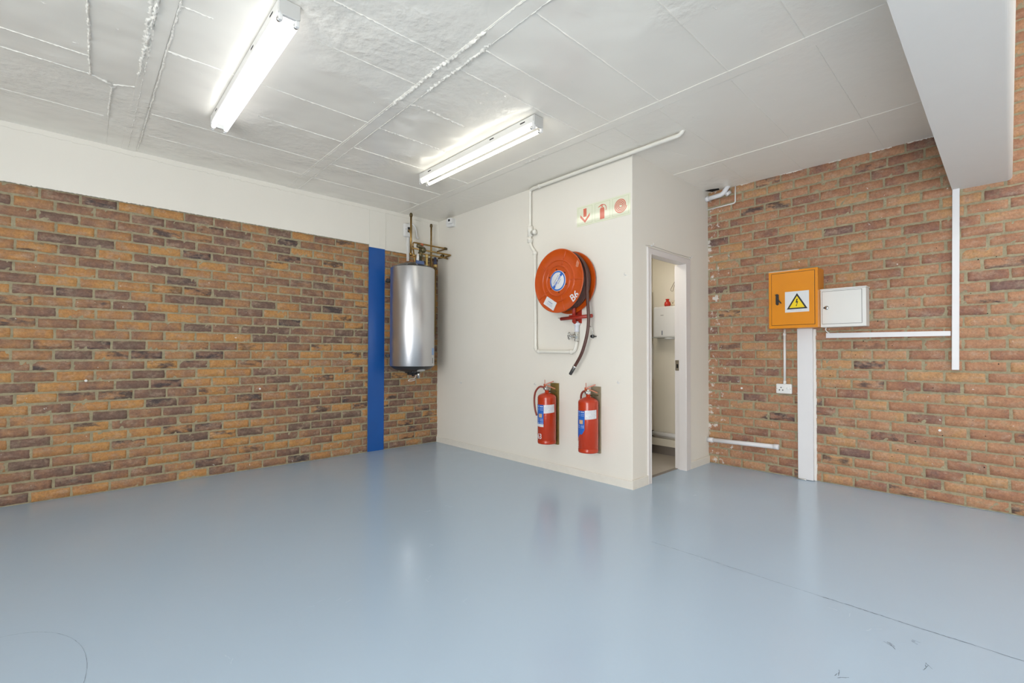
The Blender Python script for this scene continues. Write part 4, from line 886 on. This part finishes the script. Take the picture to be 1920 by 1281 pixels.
# ---------------------------------------------------------------- electrics on the right wall
def cabinets():
    t = thing('distribution_board', 'orange metal electrical cabinet with yellow lightning warning sign', 'electrical cabinet', (X1, 1.34, 1.39))
    Y_l, Y_r, Zb, Zt, D = 1.536, 1.140, 1.390, 1.918, .2
    MB(RF()).box(-Y_l, -Y_r, Zb, Zt, 0, D).build('body', orange_m, t, bevel=.004)
    g = MB(RF()).box(-1.5125, -1.161, 1.4165, 1.8985, D-.001, D+.0008).build('door_gap', gap_m, t)
    dr = MB(RF()).box(-1.509, -1.1645, 1.420, 1.895, D, D+.005).build('door', orange_m, t, bevel=.002)
    h = MB(RF()); h.prism([(-1.470, 1.612), (-1.4575, 1.602), (-1.4475, 1.612), (-1.4475, 1.700), (-1.4575, 1.708), (-1.470, 1.70)], D+.005, D+.024)
    h.build('handle', black_pl, dr, bevel=.002)
    h = MB(RF()); h.prism([(-1.458, 1.672), (-1.421, 1.622), (-1.426, 1.615), (-1.462, 1.652)], D+.020, D+.027); h.build('key_lever', black_pl, dr)
    h = MB(RF()); h.prism([(-1.480, 1.702), (-1.465, 1.707), (-1.462, 1.692), (-1.472, 1.690)], D+.005, D+.012); h.build('handle_flap', black_pl, dr)
    s = MB(RF()); s.prism([(-1.397, 1.532), (-1.205, 1.533), (-1.206, 1.721), (-1.397, 1.720)], D+.005, D+.0062); sg = s.build('warning_sign', label_white, dr); lab(sg, 'white square sticker with lightning triangle')
    cx, cy = -1.300, 1.607
    s = MB(RF()); tri = [(-1.383, 1.559), (-1.217, 1.561), (-1.300, 1.703)]; s.prism(tri, D+.0062, D+.0068); s.build('triangle_border', black_pl, sg)
    q = [(cx+(x-cx)*.74, cy+(y-cy)*.74) for x, y in tri]; s = MB(RF()); s.prism(q, D+.0066, D+.0074); s.build('triangle_field', yellow, sg)
    s = MB(RF()); s.prism([(-1.303, 1.652), (-1.293, 1.652), (-1.300, 1.628), (-1.290, 1.630), (-1.302, 1.592), (-1.298, 1.594), (-1.306, 1.583), (-1.309, 1.598), (-1.305, 1.595), (-1.300, 1.618), (-1.311, 1.617)], D+.0072, D+.008); s.build('lightning_bolt', black_pl, sg)
    s = MB(RF())
    for a, b_ in ((-1.355, -1.318), (-1.312, -1.30), (-1.294, -1.262)): s.box(a, b_, 1.5485, 1.5505, D+.006, D+.0068)
    s.build('caption_line', ink_grey, sg)
    for y in (1.400, 1.360, 1.322, 1.282, 1.242):
        k = MB(RF()); k.lathe([(.001, .006), (.010, .005), (.013, 0)], (0, 0, 0), ax='z', n=16)
        k2 = MB(); k2.lathe([(.001, .007), (.010, .006), (.013, 0)], (X1-.11, y, Zt), n=16); k2.build('cable_plug', white_pl, t)
    k = MB(RF()); k.box(-Y_l, -1.285, Zt-.001, Zt+.0012, .12, D+.0015); k.box(-Y_l, -1.285, Zt-.006, Zt, D, D+.0015); k.build('masking_strip', M('pale strip', (.75, .55, .42), .35), t)
    # white box
    t = thing('meter_box', 'white metal meter box with round lock beside the orange cabinet', 'electrical box', (X1, .98, 1.39)); D = .13
    MB(RF()).box(-1.138, -.811, 1.391, 1.716, 0, D).build('body', white_metal, t, bevel=.003)
    k = MB(RF()); k.prism([(-1.1385, 1.716), (-.806, 1.716), (-.806, 1.726), (-1.1385, 1.726)], 0, D+.010); k.build('hood', white_metal, t, bevel=.002)
    MB(RF()).box(-1.126, -.8385, 1.417, 1.7045, D-.001, D+.0006).build('door_gap', gap_m, t)
    dr = MB(RF()).box(-1.1235, -.841, 1.4195, 1.702, D, D+.003).build('door', white_metal, t, bevel=.001)
    k = MB(RF()); k.lathe([(.001, .006), (.015, .005), (.018, 0)], (-1.091, 1.560, D+.003), ax='z', n=24); lk = k.build('lock', chrome, dr)
    k = MB(RF()); k.box(-1.1135, -1.098, 1.553, 1.566, D+.003, D+.009).box(-1.093, -1.089, 1.552, 1.568, D+.008, D+.0105); k.build('lock_tab', dome_m, lk)
cabinets()
pt_ = MB(RF()); pt_.box(-1.346, -1.222, .004, 1.3895, 0, .045); post = tag(pt_.build('cable_duct', trunk_pl, bevel=.003), 'wide white boxed cable duct rising from floor to orange cabinet', 'cable duct')
pf = MB(RF()); rn = random.Random(6)
for j in range(46):
    z = j*.030; pf.box(-1.222, -1.203-rn.uniform(-.003, .003), z+.002, z+.0322, 0, .014)
tag(pf.build('plaster_fillet', beam_paint), 'rough plaster fillet along right edge of the wide cable duct', 'plaster')
k = MB(); k.prism([(X1-.065, 1.275), (X1-.001, 1.275), (X1-.001, 1.36), (X1-.065, 1.36)], 0, .004).cyl((X1-.062, 1.275, .006), (X1-.062, 1.36, .006), .006, 10)
tag(k.build('floor_bracket', chrome, bevel=.002), 'small metal bracket on the floor at foot of the wide cable duct', 'bracket')
tv = thing('cable_trunking', 'vertical white square cable trunking hanging down from the beam', 'cable trunking', (X1, .281, 1.034))
k = MB(RF()); k.prism([(-.300, 1.034), (-.262, 1.034), (-.247, 2.422), (-.284, 2.422)], 0, .032); k.build('channel', trunk_pl, tv, bevel=.002)
k = MB(RF()); k.prism([(-.302, 1.036), (-.260, 1.036), (-.245, 2.420), (-.286, 2.420)], .029, .038); k.build('lid', trunk_pl, tv, bevel=.002)
th_ = thing('cable_trunking', 'horizontal white cable trunking below the meter box', 'cable trunking', (X1, .71, 1.30))
k = MB(RF()); k.prism([(-1.118, 1.299), (-.305, 1.297), (-.305, 1.333), (-1.118, 1.341)], 0, .030); k.build('channel', trunk_pl, th_, bevel=.002)
k = MB(RF()); k.prism([(-1.120, 1.298), (-.309, 1.296), (-.309, 1.334), (-1.120, 1.342)], .028, .034); k.build('lid', trunk_pl, th_, bevel=.0015)
tag(MB().tube(smoothpath([(X1-.06, 1.112, 1.392), (X1-.062, 1.115, 1.37), (X1-.05, 1.105, 1.352), (X1-.035, 1.09, 1.338)]), .004, 8).build('cable', white_pl), 'short cable dropping from meter box into horizontal trunking', 'cable')
def socket():
    t = thing('power_socket', 'white wall socket with three pin holes at the end of thin conduit', 'socket', (X1, 1.46, .77))
    MB(RF()).box(-1.532, -1.398, .778, .871, 0, .030).build('box', white_pl, t, bevel=.008, seg=3)
    for y, z in ((1.488, .836), (1.502, .812), (1.474, .812)):
        k = MB(RF()); k.lathe([(.001, .001), (.0055, .001), (.0055, 0)], (-y, z, .030), ax='z', n=14); k.build('pin_hole', dark_hole, t)
    k = MB(RF()); k.lathe([(.001, .003), (.010, .003), (.013, .0)], (-1.432, .828, .0298), ax='z', n=20); k.build('switch', M('switch grey', (.70, .72, .72), .35), t)
    for y in (1.523, 1.407): 
        k = MB(RF()); k.lathe([(.001, .001), (.003, .001), (.003, 0)], (-y, .824, .030), ax='z', n=8); k.build('screw', dome_m, t)
    MB().cyl((X1-.016, 1.460, .871), (X1-.016, 1.458, 1.389), .0105, 14).build('conduit', white_pl, t)
    MB().lathe([(.0105, -.02), (.0135, -.02), (.0135, .01), (.0105, .012)], (X1-.016, 1.460, .888), n=14).build('conduit_collar', white_pl, t)
    MB().lathe([(.0105, -.015), (.0135, -.014), (.0135, .012), (.0105, .012)], (X1-.016, 1.4585, 1.345), n=14).build('conduit_collar', white_pl, t)
socket()
sp_ = thing('soil_pipe', 'thick white pipe bending up into the ceiling beside the right brick wall', 'pipe', (X1-.05, 2.05, 2.82))
MB().tube(fillet([(X1-.045, Y1, 2.802), (X1-.045, 2.02, 2.815), (X1-.045, 1.955, 2.90)], .03), .024, 18).build('pipe', trunk_pl, sp_)
MB().cyl((X1-.045, Y1, 2.802), (X1-.045, 2.165, 2.8045), .028).build('collar', trunk_pl, sp_)
MB().cyl((X1-.045, 1.985, 2.80), (X1-.02, 1.955, 2.83), .018).build('branch_stub', trunk_pl, sp_)
tag(MB().tube(fillet([(X1-.012, Y1, 2.697), (X1-.012, 1.908, 2.705), (X1-.012, 1.905, HC-.002)], .02), .0065, 10).build('conduit', white_pl), 'thin white conduit bending up to the ceiling below the thick pipe', 'conduit')
tag(MB().prism([(X1-.10, 2.18), (X1-.02, 2.14), (X1-.03, 2.06), (X1-.07, 2.05), (X1-.10, 2.12)], HC-.0045, HC-.001).build('ceiling_hole', dark_hole), 'dark ragged hole in ceiling above the thick white pipe', 'hole')

# ---------------------------------------------------------------- hooks, plugs and screws left in the walls
def hook(pos, n, label, group, r=.010):
    P = Vector(pos); n = Vector(n); t = thing('wall_hook', label, 'hook', pos, group)
    MB().cyl(tuple(P), tuple(P+n*.008), r, 12).build('plug', white_pl, t)
    s_ = Vector((0, 0, 1)); MB().tube([tuple(P+n*.006), tuple(P+n*.020), tuple(P+n*.026+s_*.008), tuple(P+n*.022+s_*.018)], .0028, 8).build('hook_wire', white_pl, t)
hook((X0, 4.608, .792), (-1, 0, 0), 'small white plug low on the cream wall, farthest left below the heater', 'hooks and plugs in the hose reel wall', .009)
hook((X0, 3.344, .835), (-1, 0, 0), 'small white hook beside the top of the left extinguisher', 'hooks and plugs in the hose reel wall', .009)
hook((X0, 2.335, .899), (-1, 0, 0), 'small white hook right of the right extinguisher', 'hooks and plugs in the hose reel wall', .010)
hook((X0, 2.263, 1.834), (-1, 0, 0), 'small hook right of the hose reel near the wall corner', 'hooks and plugs in the hose reel wall', .006)
hook((3.777, Y1, 2.128), (0, -1, 0), 'white hook above the left corner of the door frame', 'hooks above the door frame')
hook((4.520, Y1, 2.122), (0, -1, 0), 'white hook above the right corner of the door frame', 'hooks above the door frame', .009)
tag(MB().tube([(3.66, Y1-.012, 2.112), (3.777, Y1-.016, 2.122), (4.15, Y1-.016, 2.116), (4.52, Y1-.016, 2.120)], .0014, 6).build('stretched_wire', M('wire grey', (.3, .28, .27), .5, .5)), 'thin wire stretched between two hooks above the door', 'wire')
def stud(name, pos, n, r, label, group, mat): tag(MB().cyl(tuple(Vector(pos)-Vector(n)*.004), tuple(Vector(pos)+Vector(n)*.008), r, 12).build(name, mat, bevel=.001), label, 'wall plug', group)
stud('wall_plug', (.066, Y0, .924), (0, -1, 0), .010, 'white plug on the left brick wall, nearest its left end', 'plugs in the brick walls', white_pl)

stud('wall_plug', (1.351, Y0, .795), (0, -1, 0), .009, 'white plug on the left brick wall, halfway between its left end and the blue column', 'plugs in the brick walls', white_pl)
stud('wall_plug', (X1, 1.857, .807), (-1, 0, 0), .010, 'white plug on the right brick wall above the low waste pipe', 'plugs in the brick walls', white_pl)
stud('wall_plug', (X1, 1.977, 2.171), (-1, 0, 0), .009, 'round plug high on the right brick wall near the door wall corner', 'plugs in the brick walls', chrome)
stud('wall_plug', (X1, .376, .560), (-1, 0, 0), .009, 'white plug low on the right brick wall below the vertical trunking', 'plugs in the brick walls', white_pl)
